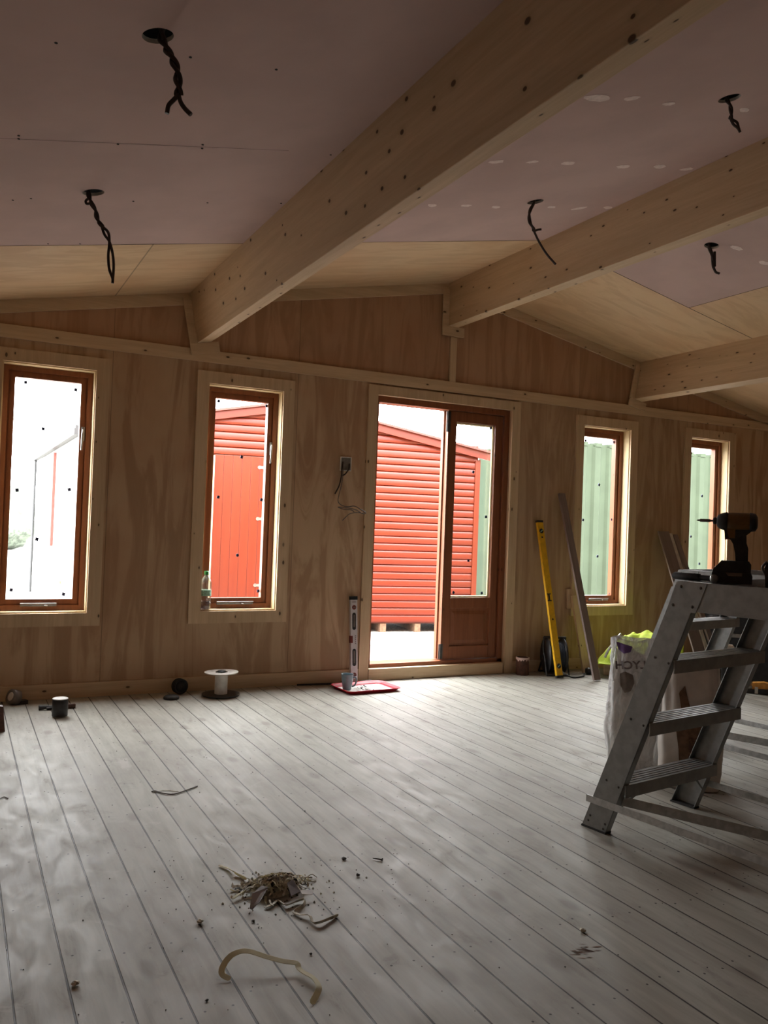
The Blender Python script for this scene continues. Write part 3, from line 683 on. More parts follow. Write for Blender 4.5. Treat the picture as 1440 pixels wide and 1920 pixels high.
def lean(name, label, cat, foot, top, wx, th, mat, parts=None, group=None):
    """a board standing on foot and leaning back to top; width along x"""
    f, tp = Vector(foot), Vector(top); ax = (tp-f); ln = ax.length; ax.normalize()
    t = thing(name, label, cat, f, 0, group); xx = Vector((1, 0, 0)); nn = ax.cross(xx).normalized(); xx = nn.cross(ax).normalized()
    t.matrix_world = Matrix(((xx.x, nn.x, ax.x, f.x), (xx.y, nn.y, ax.y, f.y), (xx.z, nn.z, ax.z, f.z), (0, 0, 0, 1)))
    m = MB(); m.box(-wx/2, wx/2, -th/2, th/2, 0, ln); m.build('board' if parts is None else 'level_body', mat, t, bevel=min(wx, th)*.08)
    return t, ln
def level_yellow():
    t, ln = lean('spirit_level', 'long yellow spirit level leaning on the wall right of the door', 'spirit level', (4.105, 5.035, .008), (4.095, 5.333, 1.19), .056, .022, M['yellow'], 1)
    for nm, z, r in (('end_cap', 0, 0), ('end_cap', ln-.012, 0)):
        m = MB(); m.box(-.0295, .0295, -.0125, .0125, z-.003, z+.015); m.build(nm, M['black'], t, bevel=.002)
    for z in (.085, ln-.085):
        m = MB(); m.lathe([(.019, -.0135), (.019, -.0112), (.012, -.0112)], 24, (0, 0, z), 'y'); v = m.build('vial_ring', M['black'], t)
        m = MB(); m.tube([(-.011, -.0128, z-.008), (.011, -.0128, z+.008)], .004, 8); tag(m.build('vial', M['label'], v), 'small green level vial')
    m = MB(); m.box(-.026, .012, -.0125, .0125, ln*.5-.03, ln*.5-.022); m.box(-.026, .012, -.0125, .0125, ln*.5+.022, ln*.5+.03); m.box(-.016, .000, -.0118, .0118, ln*.5-.022, ln*.5+.022); m.build('centre_vial', M['black'], t)
    for z in (.44, ln-.135): 
        m = MB(); m.lathe([(.0075, -.0118), (.0075, -.0105), (0, -.0118)], 12, (0, 0, z), 'y'); m.build('rivet', M['black'], t)
level_yellow()
def level_silver():
    t, ln = lean('spirit_level', 'silver box-section spirit level standing upright left of the doorway', 'spirit level', (2.505, 5.285, .006), (2.505, 5.342, .600), .052, .024, M['silver'], 1)
    m = MB(); m.box(-.0275, .0275, -.014, .014, ln-.022, ln+.002); tag(m.build('end_cap', M['black'], t, bevel=.002), 'black end cap')
    m = MB(); m.box(-.0275, .0275, -.014, .014, -.002, .012); m.build('end_cap', M['black'], t, bevel=.002)
    def slot(z0, z1):
        q = [(.014*math.cos(a), z1-.014+.014*math.sin(a)) for a in [k*PI/8 for k in range(9)]]+[(.014*math.cos(a), z0+.014+.014*math.sin(a)) for a in [PI+k*PI/8 for k in range(9)]]
        m = MB(); m.prism(q, 'y', -.0128, -.0115); g = m.build('hand_slot', M['black'], t)
        m = MB(); m.box(-.005, .005, -.0135, -.0128, z0+.02, z1-.016); m.build('slot_inner_wall', M['cablegrey'], g)
    slot(.115, .235); slot(.365, .485)
    for z in (.055, ln-.075):
        m = MB(); m.lathe([(.016, -.0135), (.016, -.0118), (0, -.0118)], 22, (0, 0, z), 'y'); g = m.build('vial_window', M['redlens'], t)
        m = MB(); m.tube([(-.009, -.014, z), (.009, -.014, z)], .0035, 8); m.build('vial', M['cablegrey'], g)
    m = MB(); m.box(-.030, -.010, -.0135, .0128, .275, .325); tag(m.build('top_vial', M['redlens'], t, bevel=.002), 'dark red vial housing')
    m = MB()
    m.box(.006, .008, -.0123, -.0119, .268, .330)
    for k in range(5): m.box(.008, .014, -.0123, -.0119, .268+k*.013, .275+k*.013)
    m.build('print_mark', M['greyprint'], t); m = MB(); m.box(-.014, .016, -.0123, -.0119, ln-.040, ln-.036); m.build('print_line', M['greyprint'], t)
level_silver()
lean('timber_board', 'long weathered grey board leaning on the wall beside the yellow level', 'board', (4.33, 4.875, .006), (4.300, 5.325, 1.415), .062, .020, M['oldboard'])
lean('timber_batten', 'short pale pine batten leaning under the window, behind the long grey board', 'batten', (4.475, 5.165, .006), (4.462, 5.318, .600), .066, .022, M['pine_z'])
m = MB(); m.box(-.02, .02, -.02, -.0005, -.08, .08); o = m.build('timber_offcut', M['pine_z'], bevel=.002); o.location = (4.432, D, .57)
tag(o, 'tiny timber offcut fixed at the lower left corner of the third window trim', 'offcut')
for i, (xc, w_, zt, fy, lab, mt, th) in enumerate([(5.435, .125, 1.145, 4.84, 'wide grey-mauve plasterboard strip, leftmost of those leaning between the right windows', 'oldboard', .014),
        (5.52, .035, 1.13, 4.83, 'thin pale-edged strip between the wide leaning board and the sloped offcut', 'offwhite', .012),
        (5.575, .05, 1.12, 4.80, 'narrow grey strip leaning rightmost of the offcuts by the last window', 'oldboard', .02)]):
    lean('plasterboard_strip', lab, 'board', (xc, fy, .006), (xc-.02, D-.035, zt), w_, th, M[mt])
# ---------------------------------------------------------------- cable reel, pot
def reel():
    c = onZ(1033, 1264); t = thing('cable_reel', 'dark navy extension cable reel on the floor behind the yellow level', 'cable reel', (c.x+.02, 5.205, 0), -.35)
    m = MB(); m.lathe([(.02, -.07), (.135, -.07), (.135, -.060), (.08, -.058), (.08, .058), (.135, .060), (.135, .07), (.02, .07)], 36, (0, 0, .145), 'x'); m.build('drum', M['black'], t)
    m = MB(); rr = .104
    for k in range(11): 
        x = -.052+k*.0104
        m.tube([(x, rr*math.cos(a), .145+rr*math.sin(a)) for a in [2*PI*j/28 for j in range(29)]], .0065, 6, False)
    m.build('wound_cable', M['navy'], t)
    m = MB(); m.lathe([(0, .072), (.075, .072), (.075, .078), (0, .078)], 28, (0, 0, .145), 'x'); tag(m.build('hub_plate', M['cablegrey'], t), 'grey hub plate')
    m = MB()
    for x in (-.088, .088): m.tube(spline([(x, -.10, .008), (x, -.06, .1), (x, 0, .2), (x, .0, .29)], 6), .007)
    m.tube([(-.088, -.0, .285), (.088, -.0, .285)], .010); m.tube([(-.088, -.1, .008), (.088, -.1, .008)], .007); m.tube([(-.088, .1, .008), (.088, .1, .008)], .007)
    for x in (-.088, .088): m.tube([(x, .1, .008), (x, 0, .15)], .007)
    m.build('stand', M['black'], t)
    m = MB(); m.tube(spline([(.02, -.10, .05), (.08, -.17, .01), (.19, -.12, .008), (.24, -.02, .01)], 8), .006); m.build('loose_cable', M['black'], t)
    m = MB(); m.lathe([(.0, 0), (.022, 0), (.027, .02), (.022, .05), (0, .055)], 16, (.265, .01, .028), 'x'); m.build('plug', M['black'], t)
reel()
def pot():
    c = onZ(986, 1267); t = thing('paint_tin', 'small dark brown tin with pale drips around its rim, by the door trim', 'tin', (c.x, 5.255, 0))
    m = MB(); m.lathe([(.047, 0), (.050, .004), (.050, .125), (.052, .127), (.052, .133), (.046, .133), (.046, .02), (0, .02)], 28); m.build('tin_body', M['brownpot'], t)
    m = MB(); n = 36; vs = []; rs = random.Random(5)
    for k in range(n): a = 2*PI*k/n; vs.append((.0528*math.cos(a), .0528*math.sin(a), .1345))
    for k in range(n): a = 2*PI*k/n; vs.append((.0518*math.cos(a), .0518*math.sin(a), .122-rs.random()*.018))
    vs += [(.045*math.cos(2*PI*k/n), .045*math.sin(2*PI*k/n), .1348) for k in range(n)]
    m.add(vs, [(k, (k+1) % n, n+(k+1) % n, n+k) for k in range(n)]+[(k, (k+1) % n, 2*n+(k+1) % n, 2*n+k) for k in range(n)], True)
    tag(m.build('paint_drips', M['potdrip'], t), 'pale pink drips on the rim')
pot()
# ---------------------------------------------------------------- red tray with cup
def tray():
    A = [onZ(626, 1287), onZ(648, 1303), onZ(751, 1297), onZ(716, 1280)]
    c = sum(A, Vector())/4; ang = math.atan2((A[2]-A[1]).y, (A[2]-A[1]).x)
    c = Vector((2.50, 5.085, 0)); t = thing('serving_tray', 'red plastic tray on the floor beside the doorway, strewn with white chips', 'tray', c, .06)
    W, Dp = .205, .150
    def rr(w_, d_, r_, z, n=6):
        out = []
        for cx, cy_, a0 in ((w_-r_, d_-r_, 0), (-w_+r_, d_-r_, PI/2), (-w_+r_, -d_+r_, PI), (w_-r_, -d_+r_, 1.5*PI)):
            out += [(cx+r_*math.cos(a0+k*PI/2/n), cy_+r_*math.sin(a0+k*PI/2/n), z) for k in range(n+1)]
        return out
    L_ = [rr(W-.03, Dp-.03, .03, .002), rr(W-.02, Dp-.02, .035, .004), rr(W-.006, Dp-.006, .04, .022), rr(W, Dp, .045, .024), rr(W, Dp, .045, .020), rr(W-.008, Dp-.008, .04, .018), rr(W-.024, Dp-.024, .035, .0005)]
    m = MB(); n = len(L_[0]); vs = [p for q in L_ for p in q]
    m.add(vs, [(i*n+k, i*n+(k+1) % n, (i+1)*n+(k+1) % n, (i+1)*n+k) for i in range(len(L_)-1) for k in range(n)], True)
    m.add(L_[0], [tuple(range(n))]); m.add(L_[-1], [tuple(reversed(range(n)))]); m.build('tray_shell', M['red'], t)
    m = MB(); m.add(rr(W-.034, Dp-.034, .028, .0032), [tuple(range(n))]); tag(m.build('paper_liner', M['white'], t), 'white paper covering the tray base')
    rs = random.Random(4); m = MB()
    for k in range(120):
        x = rs.gauss(-.03, .055); y = rs.gauss(-.02, .05)
        if abs(x) > W-.04 or abs(y) > Dp-.04 or x < -.088: continue
        s = rs.uniform(.004, .014); a = rs.uniform(0, 6); z = .004+rs.random()*.006
        q = [(x+s*math.cos(a+b)*rs.uniform(.5, 1.2), y+s*math.sin(a+b)*rs.uniform(.5, 1.2), z+rs.uniform(0, .006)) for b in (0, 1.6, 3.1, 4.7)]
        m.cur = 0 if rs.random() < .72 else 1
        m.loft(q, [(p[0], p[1], p[2]+.0015) for p in q])
    o = m.build('paint_chips', [M['white'], M['dirt']]); o.parent = None; o.location = c; o.rotation_euler = (0, 0, .06)
    tag(o, 'white and grey flakes scattered in the red tray', 'chips', None, 'stuff')
    k = thing('mug', 'blue-grey mug standing at the left end of the red tray', 'mug', (c.x-.135, c.y+.005, .0045), -.6)
    m = MB(); m.lathe([(.0, 0), (.026, 0), (.029, .004), (.036, .05), (.041, .102), (.0425, .104), (.0395, .102), (.035, .05), (.027, .008), (0, .008)], 32); m.build('mug_body', M['cup'], k)
    m = MB(); m.tube(spline([(.037, 0, .082), (.056, 0, .085), (.062, 0, .062), (.052, 0, .032), (.033, 0, .022)], 7), .0055); m.build('mug_handle', M['cup'], k)
tray()
m = MB(); pts = [onZ(x, y, .006) for x, y in [(575, 1283), (600, 1281), (622, 1280), (640, 1276), (655, 1281)]]
m.tube(spline([(2.10, 5.325, .006), (2.25, 5.30, .008), (2.38, 5.29, .006), (2.47, 5.25, .008), (2.55, 5.245, .02), (2.62, 5.255, .02), (2.655, 5.25, .008)], 8), .006)
o = m.build('power_cable', M['black']); tag(o, 'black cable along the wall foot behind the mug', 'cable')
# ---------------------------------------------------------------- left side floor things
def spool():
    c = onZ(414, 1304); t = thing('cable_spool', 'empty cable spool with pale card top flange and dark base near the wall', 'spool', (c.x, 5.165, 0))
    m = MB(); n = 40
    def fl(r, z0, z1, wob):
        vs = [((r+wob*math.sin(a*2+.6)+wob*.5*math.sin(3*a))*math.cos(a), (r+wob*math.sin(a*2+.6))*math.sin(a), z) for z in (z0, z1) for a in [2*PI*k/n for k in range(n)]]
        ins = [(.038*math.cos(2*PI*k/n), .038*math.sin(2*PI*k/n), z) for z in (z0, z1) for k in range(n)]
        fs = []
        for k in range(n):
            j = (k+1) % n; fs += [(k, j, n+j, n+k), (2*n+k, 2*n+j, 3*n+j, 3*n+k), (n+k, n+j, 3*n+j, 3*n+k), (k, j, 2*n+j, 2*n+k)]
        return vs+ins, fs
    v, f = fl(.105, .142, .148, .006); m.add(v, f); tag(m.build('top_flange', M['offwhite'], t), 'pale card flange')
    m = MB(); v, f = fl(.118, .004, .012, .003); m.add(v, f); tag(m.build('bottom_flange', M['black'], t), 'black flange')
    m = MB(); m.lathe([(.040, .012), (.040, .142)], 30); m.lathe([(.036, .012), (.036, .142)], 30); tag(m.build('core', M['white'], t), 'white core')
    m = MB(); m.lathe([(.0, .149), (.026, .149), (.028, .153), (.024, .156), (0, .157)], 20); tag(m.build('hub_cap', M['black'], t), 'black centre of the spool')
spool()
def mug2():
    c = onZ(113, 1346); c.y += .03; t = thing('mug', 'black mug with a white rim on the dusty floor at the left', 'mug', (c.x, c.y, 0), -.1)
    m = MB(); m.lathe([(0, 0), (.036, 0), (.038, .004)], 30); tag(m.build('mug_foot', M['offwhite'], t), 'pale foot of the mug')
    m = MB(); m.lathe([(.038, .004), (.041, .008), (.0415, .095), (.040, .097)], 32); m.build('mug_body', M['black'], t)
    m = MB(); m.lathe([(.0405, .097), (.041, .100), (.039, .1015), (0, .1015)], 32); tag(m.build('mug_inside', M['white'], t), 'white top and rim')
    m = MB(); m.tube(spline([(.0, .040, .078), (.0, .058, .080), (.0, .064, .055), (.0, .055, .030), (0, .040, .024)], 7), .005); m.build('mug_handle', M['black'], t)
    p = onZ(106, 1329); t = thing('pincers', 'dark hand pincers lying behind the black mug', 'tool', (p.x, 5.06, .014), .0)
    m = MB(); m.tube([(-.095, 0, 0), (-.05, .004, 0), (0, .003, 0)], [.014, .009, .008]); m.tube([(-.055, -.012, -.004), (0, -.008, -.002)], [.007, .007]); m.build('handle', M['black'], t)
    m = MB(); m.box(0, .10, -.008, .010, -.012, .012); tag(m.build('jaw', M['brownpot'], t, bevel=.004), 'dull reddish-black end')
mug2()
def disc_things():
    c = onZ(336, 1303); t = thing('cable_coil', 'small dark coil leaning on the skirting left of the empty spool', 'coil', (c.x+.005, 5.27, .052), .2)
    m = MB()
    for k in range(5):
        rr = .042-.003*(k % 2); m.tube([(rr*math.cos(a), -.02+k*.009, rr*math.sin(a)) for a in [2*PI*j/24 for j in range(25)]], .006, 6, False)
    m.lathe([(0, -.02), (.034, -.018), (.034, .015), (0, .017)], 20, (0, 0, 0), 'y'); m.build('coil', M['rubber'], t)
    c = onZ(316, 1306); m = MB(); m.lathe([(0, 0), (.046, 0), (.048, .012), (.038, .02), (.012, .022), (0, .022)], 26); o = m.build('lid', M['rubber']); o.location = (c.x, 5.15, .0005); tag(o, 'flat dark round lid on the floor in front of the small coil', 'lid')
    t = thing('tape_roll', 'worn grey tape roll tilted on the floor at the left edge, by the skirting', 'tape roll', (.335, 5.255, .042), .3)
    m = MB(); m.lathe([(.024, -.022), (.042, -.024), (.044, 0), (.042, .024), (.024, .022), (.024, -.022)], 30, (0, 0, 0), 'x'); o = m.build('roll', M['cablegrey'], t); o.rotation_euler = (0, .35, .2)
    m = MB(); m.lathe([(.018, -.023), (.0245, -.024), (.0245, .024), (.018, .023)], 26, (0, 0, 0), 'x'); o = m.build('core', M['offwhite'], t); o.rotation_euler = (0, .35, .2)
    m = MB(); m.box(.02, .07, -.03, .02, -.0415, -.02); m.build('loose_end', M['rubber'], t)
    m = MB(); m.prism([(-.14, 0), (.035, 0), (.022, .125), (-.14, .16)], 'y', -.02, .02); o = m.build('dark_offcut', M['brownpot'], bevel=.003); o.location = (.225, 4.64, .0005); tag(o, 'dark brown wedge of timber cut off by the left picture edge', 'offcut')
disc_things()
# ================================================================ STEP PLATFORMS
LA = math.radians(9)
def stepladder(name, label, O, zs=1.0):
    t = thing(name, label, 'stepladder', O, LA); t.scale = (1, 1, 1)
    W = .585; lL = lambda z: .402*z; lR = lambda z: .110+.388*z; HT = .955*zs
    def Q(u, v, z): return (u, -v, z)
    for side in (0, 1):
        s = 1 if side == 0 else -1; u0 = 0 if side == 0 else W
        m = MB(); z0, z1 = .006, HT-.09
        def slab(ua, ub, va, vb, z0=z0, z1=z1):   # va, vb functions of z
            A = [Q(ua, va(z0), z0), Q(ub, va(z0), z0), Q(ub, vb(z0), z0), Q(ua, vb(z0), z0)]; B = [Q(ua, va(z1), z1), Q(ub, va(z1), z1), Q(ub, vb(z1), z1), Q(ua, vb(z1), z1)]; m.loft(A, B)
        slab(u0, u0+s*.0035, lL, lR); slab(u0, u0+s*.030, lL, lambda z: lL(z)+.0035); slab(u0, u0+s*.030, lambda z: lR(z)-.0035, lR)
        st = m.build('stile', M['alu'], t, bevel=.0008)
        f = MB(); f.loft([Q(u0-s*.001, lL(0)-.002, 0), Q(u0+s*.031, lL(0)-.002, 0), Q(u0+s*.031, lR(0)+.002, 0), Q(u0-s*.001, lR(0)+.002, 0)], [Q(u0-s*.001, lL(.008)-.002, .008), Q(u0+s*.031, lL(.008)-.002, .008), Q(u0+s*.031, lR(.008)+.002, .008), Q(u0-s*.001, lR(.008)+.002, .008)])
        f.build('rubber_foot', M['rubber'], st)
        for z in (.03, .05, .20, .445, .68):
            for vv in ((.03, .085) if z > .1 else (.02, .09)):
                rv = MB(); rv.lathe([(.0045, -.0012), (.003, -.0022), (0, -.0024)] if side == 0 else [(.0045, .0012), (.003, .0022), (0, .0024)], 8, (u0, -(lL(z)+vv), z-.012*(vv > .05)), 'x')
                rv.build('rivet', M['dirt'], st)
        # platform side rail and rear leg
        b = MB(); v0 = .348; v1 = 1.30; zt, zb = HT, HT-.10
        b.loft([Q(u0, v0, zb), Q(u0+s*.004, v0, zb), Q(u0+s*.004, v0+.038, zt), Q(u0, v0+.038, zt)], [Q(u0, v1, zb), Q(u0+s*.004, v1, zb), Q(u0+s*.004, v1, zt), Q(u0, v1, zt)])
        b.box(u0-(.001 if s > 0 else .03), u0+(.03 if s > 0 else .001), -v1, -(v0+.038), zt-.004, zt); b.box(u0-(.001 if s > 0 else .03), u0+(.03 if s > 0 else .001), -v1, -v0, zb, zb+.004)
        pr = b.build('platform_rail', M['alu'], t, bevel=.0008)
        g = MB(); g.loft([Q(u0-s*.002, v0-.003, zb-.004), Q(u0+s*.002, v0-.003, zb-.004), Q(u0+s*.002, v0+.034, zt-.002), Q(u0-s*.002, v0+.034, zt-.002)], [Q(u0-s*.002, v0+.110, zb-.004), Q(u0+s*.002, v0+.110, zb-.004), Q(u0+s*.002, v0+.150, zt-.002), Q(u0-s*.002, v0+.150, zt-.002)])
        g.build('gusset_plate', M['alu'], pr)
        for vv, zz in ((.40, zt-.018), (.475, zt-.018), (.37, zb+.016), (.445, zb+.016)):
            rv = MB(); rv.lathe([(.0055, -.0022), (.004, -.004), (0, -.0045)] if side == 0 else [(.0055, .0022), (.004, .004), (0, .0045)], 8, (u0, -vv, zz), 'x')
            rv.build('rivet', M['dirt'], pr)
        m = MB(); V0 = 1.62; slab(u0, u0+s*.0035, lambda z: V0-.402*z, lambda z: V0+.09-.402*z); slab(u0, u0+s*.03, lambda z: V0-.402*z, lambda z: V0-.402*z+.0035); slab(u0, u0+s*.03, lambda z: V0+.0865-.402*z, lambda z: V0+.09-.402*z); m.build('rear_leg', M['alu'], t)
        m = MB(); m.box(u0-.003 if s > 0 else u0, u0 if s > 0 else u0+.003, -1.60, -.020, .098, .124)
        m.build('tie_bar', M['alupale'], t, bevel=.0005)
    m = MB(); A = [Q(.004, .07, .150), Q(.004, .074, .150), Q(.004, .074, .115), Q(.004, .07, .115)]; B = [Q(W-.03, 1.55, .11), Q(W-.03, 1.554, .11), Q(W-.03, 1.554, .075), Q(W-.03, 1.55, .075)]; m.loft(A, B); m.build('diagonal_bar', M['alupale'], t, bevel=.0005)
    for z in (.20*zs, .445*zs, .68*zs):
        m = MB(); va, vb = lL(z)+.004, lR(z)+.006
        m.box(.0045, W-.0045, -vb, -va, z-.004, z); m.box(.0045, W-.0045, -vb, -vb+.004, z-.046, z-.004); m.box(.0045, W-.0045, -va-.004, -va, z-.040, z-.004)
        for k in range(5): m.box(.01, W-.01, -va-.018-k*.018-.003, -va-.018-k*.018, z, z+.0015)
        m.build('tread', M['alu'], t, bevel=.0006)
    for u_, s in ((.03, 1), (W-.03, -1)):
        m = MB(); v = .14; m.loft([Q(u_, v, .10), Q(u_, v+.004, .10), Q(u_-s*.002, v+.004, .09), Q(u_-s*.002, v, .09)], [Q(u_+s*.09, v+.03, .162), Q(u_+s*.09, v+.034, .162), Q(u_+s*.105, v+.034, .162), Q(u_+s*.105, v+.03, .162)]); m.build('knee_brace', M['alu'], t)
    m = MB(); m.box(.031, W-.031, -1.28, -.40, HT-.008, HT-.002); n = 26
    for k in range(n): m.box(.035, W-.035, -(.42+k*.033)-.004, -(.42+k*.033), HT-.002, HT+.0015)
    m.box(.031, W-.031, -.405, -.395, HT-.03, HT+.002)
    m.build('platform_deck', M['alu'], t)
    return t
LO = Vector((2.155, 2.485, 0)); LU = Vector((math.cos(LA), math.sin(LA), 0)); LV = Vector((math.sin(LA), -math.cos(LA), 0))
def LP(u, v, z=0): return LO+LU*u+LV*v+Vector((0, 0, z))
stepladder('stepladder', 'scuffed aluminium platform stepladder in the right foreground, carrying the drill', LO)
stepladder('stepladder', 'second aluminium platform stepladder, behind the sacks and the nearer one', LP(1.2, -.82), .985)
ZT = .9575
# ---------------------------------------------------------------- impact driver
def driver():
    p = LP(.088, .530, ZT); sc = .000229
    t = thing('impact_driver', 'black and yellow cordless impact driver standing on the stepladder platform', 'drill', p, face_rot(1385))
    X = lambda x: (x-1010)*sc; Z = lambda z: (1232-z)*sc
    m = MB(); m.lathe([(.0, X(1335)), (.020, X(1330)), (.028, X(1300)), (.031, X(1200)), (.0315, X(1000)), (.030, X(930)), (.0, X(930))], 26, (0, 0, Z(335)), 'x'); m.build('motor_housing', M['dyellow'], t)
    m = MB(); m.lathe([(0, X(1345)), (.018, X(1342)), (.0295, X(1312)), (.0325, X(1235)), (.0295, X(1232)), (0, X(1232))], 26, (0, 0, Z(335)), 'x'); m.build('rear_cap', M['black'], t)
    m = MB(); m.lathe([(0, X(932)), (.0315, X(932)), (.0305, X(900)), (.026, X(840)), (.020, X(800)), (.014, X(785)), (0, X(785))], 24, (0, 0, Z(330)), 'x'); m.build('nose_cone', M['rubber'], t)
    m = MB(); m.lathe([(0, X(790)), (.010, X(788)), (.012, X(765)), (.010, X(735)), (.005, X(732)), (0, X(732))], 16, (0, 0, Z(325)), 'x'); m.build('chuck', M['black'], t)
    m = MB(); m.lathe([(0, X(735)), (.0036, X(733)), (.0036, X(700)), (.0052, X(698)), (.0052, X(555)), (.003, X(550)), (.003, X(530)), (.001, X(508)), (0, X(507))], 8, (0, 0, Z(325)), 'x'); tag(m.build('driver_bit', M['cablegrey'], t), 'steel screwdriver bit')
    def prof(pts, w_, name, mat, bev=.005):
        m = MB(); m.prism([(X(a), Z(b)) for a, b in pts], 'y', -w_/2, w_/2); return m.build(name, mat, t, bevel=bev, seg=3)
    prof([(870, 430), (900, 395), (1200, 395), (1290, 420), (1240, 490), (1195, 525), (1200, 640), (1225, 720), (1225, 930), (1060, 930), (1050, 800), (1020, 660), (985, 600), (905, 560), (895, 470)], .036, 'grip', M['rubber'], .008)
    prof([(930, 430), (1045, 430), (1040, 575), (960, 575), (940, 500)], .040, 'grip_inlay', M['dyellow'], .004)
    prof([(898, 505), (945, 500), (950, 590), (905, 598)], .018, 'trigger', M['redlens'], .003)
    prof([(760, 1030), (870, 905), (1240, 905), (1270, 950), (1265, 1070), (755, 1080)], .062, 'base_shroud', M['black'], .006)
    prof([(745, 1080), (1270, 1072), (1290, 1120), (1285, 1232), (760, 1232), (742, 1180)], .070, 'battery', M['black'], .006)
    prof([(930, 1075), (1155, 1075), (1150, 1120), (965, 1125)], .0705, 'battery_mark', M['cablegrey'], .001)
    prof([(1020, 255), (1230, 255), (1225, 385), (1030, 385)], .0640, 'side_plate', M['dyellow'], .003)
driver()
def tools():
    p = LP(.018, .52, ZT+.013); q = LP(.10, .36, ZT+.013)
    a = onZ(1269, 1086, ZT+.012); b = onZ(1343, 1096, ZT+.012)
    # torch lying along the front edge of the platform
    t = thing('torch', 'black hand torch with a bright end lying beside the impact driver', 'torch', LP(.022, .352, ZT+.0135), math.atan2(LV.y, LV.x)+.03)
    m = MB(); m.tube([(0, 0, 0), (.004, 0, 0), (.10, 0, 0), (.102, 0, 0)], [.010, .0125, .0125, .011], 16); m.build('barrel', M['rubber'], t)
    m = MB(); m.tube([(.102, 0, 0), (.145, 0, 0)], [.0095, .0095], 14); m.build('neck', M['black'], t)
    m = MB(); m.lathe([(0, .143), (.012, .144), (.0145, .151), (.013, .160), (.006, .166), (0, .167)], 14, (0, 0, 0), 'x'); tag(m.build('bright_end', M['steel'], t), 'shiny silver end')
    t = thing('battery_charger', 'black charger block at the right picture edge, on the platform beside the driver', 'charger', LP(.06, .725, ZT), face_rot(1430))
    m = MB(); m.prism([(-.052, 0), (.06, 0), (.06, .075), (-.05, .078), (-.056, .06)], 'y', -.045, .045); m.build('case', M['black'], t, bevel=.006, seg=3)
    m = MB(); m.box(-.045, .05, -.047, -.045, .012, .055); m.build('face_panel', M['rubber'], t, bevel=.001)
    m = MB(); m.tube(spline([(-.054, -.02, .04), (-.062, -.03, .062), (-.05, -.02, .080)], 6), .004); m.build('strap', M['cablegrey'], t)
tools()
# ================================================================ SACKS AND JACKET
def sack(name, label, c, rz, w_, d_, h_, mat, seed, wr=.025, top=.75, nu=48, nv=30):
    t = thing(name, label, 'sack', c, rz); m = MB(); vs = []
    for j in range(nv+1):
        v = j/nv; z = h_*v
        for i in range(nu):
            a = 2*PI*i/nu; ca, sa = math.cos(a), math.sin(a); e = .45
            x = w_/2*math.copysign(abs(ca)**e, ca); y = d_/2*math.copysign(abs(sa)**e, sa)
            k = (.90+.10*math.sin(PI*min(1, v*1.6)))*(1-(1-top)*max(0, (v-.55)/.45)**2)
            ky = k*(1-.55*max(0, (v-.6)/.4)**1.5)
            P = Vector((x*3/w_/2, y*3/w_/2, z*5+seed*7)); n_ = noise.noise(P*1.3)*wr+noise.noise(P*4)*wr*.45
            fold = wr*.5*math.sin(a*9+seed+z*9)*v
            r_ = math.hypot(x, y) or 1; x, y = x*k*(1+(n_+fold)/r_), y*ky*(1+(n_+fold)/r_)
            vs.append((x, y, max(.003, z+(noise.noise(Vector((x*8, y*8, seed)))*.04*v**3))))
    m.add(vs, [(j*nu+i, j*nu+(i+1) % nu, (j+1)*nu+(i+1) % nu, (j+1)*nu+i) for j in range(nv) for i in range(nu)], True)
    m.add([(0, 0, .004)]+vs[:nu], [(0, 1+(i+1) % nu, 1+i) for i in range(nu)]); m.add([(0, 0, h_*.97)]+vs[-nu:], [(0, 1+i, 1+(i+1) % nu) for i in range(nu)], True)
    o = m.build('sack_body', mat, t); return t, o
def project_patch(t, body, poly, mat, name, res=12):
    """cut a printed patch out along the sack surface: polygon given in local xz, pushed onto the front of the body"""
    bpy.context.view_layer.update()
    from mathutils.bvhtree import BVHTree
    bv = BVHTree.FromPolygons([v.co for v in body.data.vertices], [tuple(p.vertices) for p in body.data.polygons])
    me = mat
    def hit(x, z):
        r = bv.ray_cast(Vector((x, -2, z)), Vector((0, 1, 0)))
        return (x, r[0].y-.004, z) if r[0] else (x, -.1, z)
    m = MB()
    from mathutils.geometry import tessellate_polygon
    # fan strips by scanline
    zs = [p[1] for p in poly]; z0, z1 = min(zs), max(zs); rows = []
    for k in range(res+1):
        z = z0+(z1-z0)*(k+.0)/res; z = min(max(z, z0+1e-5), z1-1e-5); xs = []
        for (a, b) in zip(poly, poly[1:]+poly[:1]):
            if (a[1]-z)*(b[1]-z) < 0: xs.append(a[0]+(b[0]-a[0])*(z-a[1])/(b[1]-a[1]))
        xs.sort()
        if len(xs) >= 2: rows.append([hit(xs[0]+(xs[-1]-xs[0])*i/8, z) for i in range(9)])
    for A, B in zip(rows, rows[1:]): m.add(A+B, [(i, i+1, 9+i+1, 9+i) for i in range(8)], True)
    return m.build(name, mat, t)
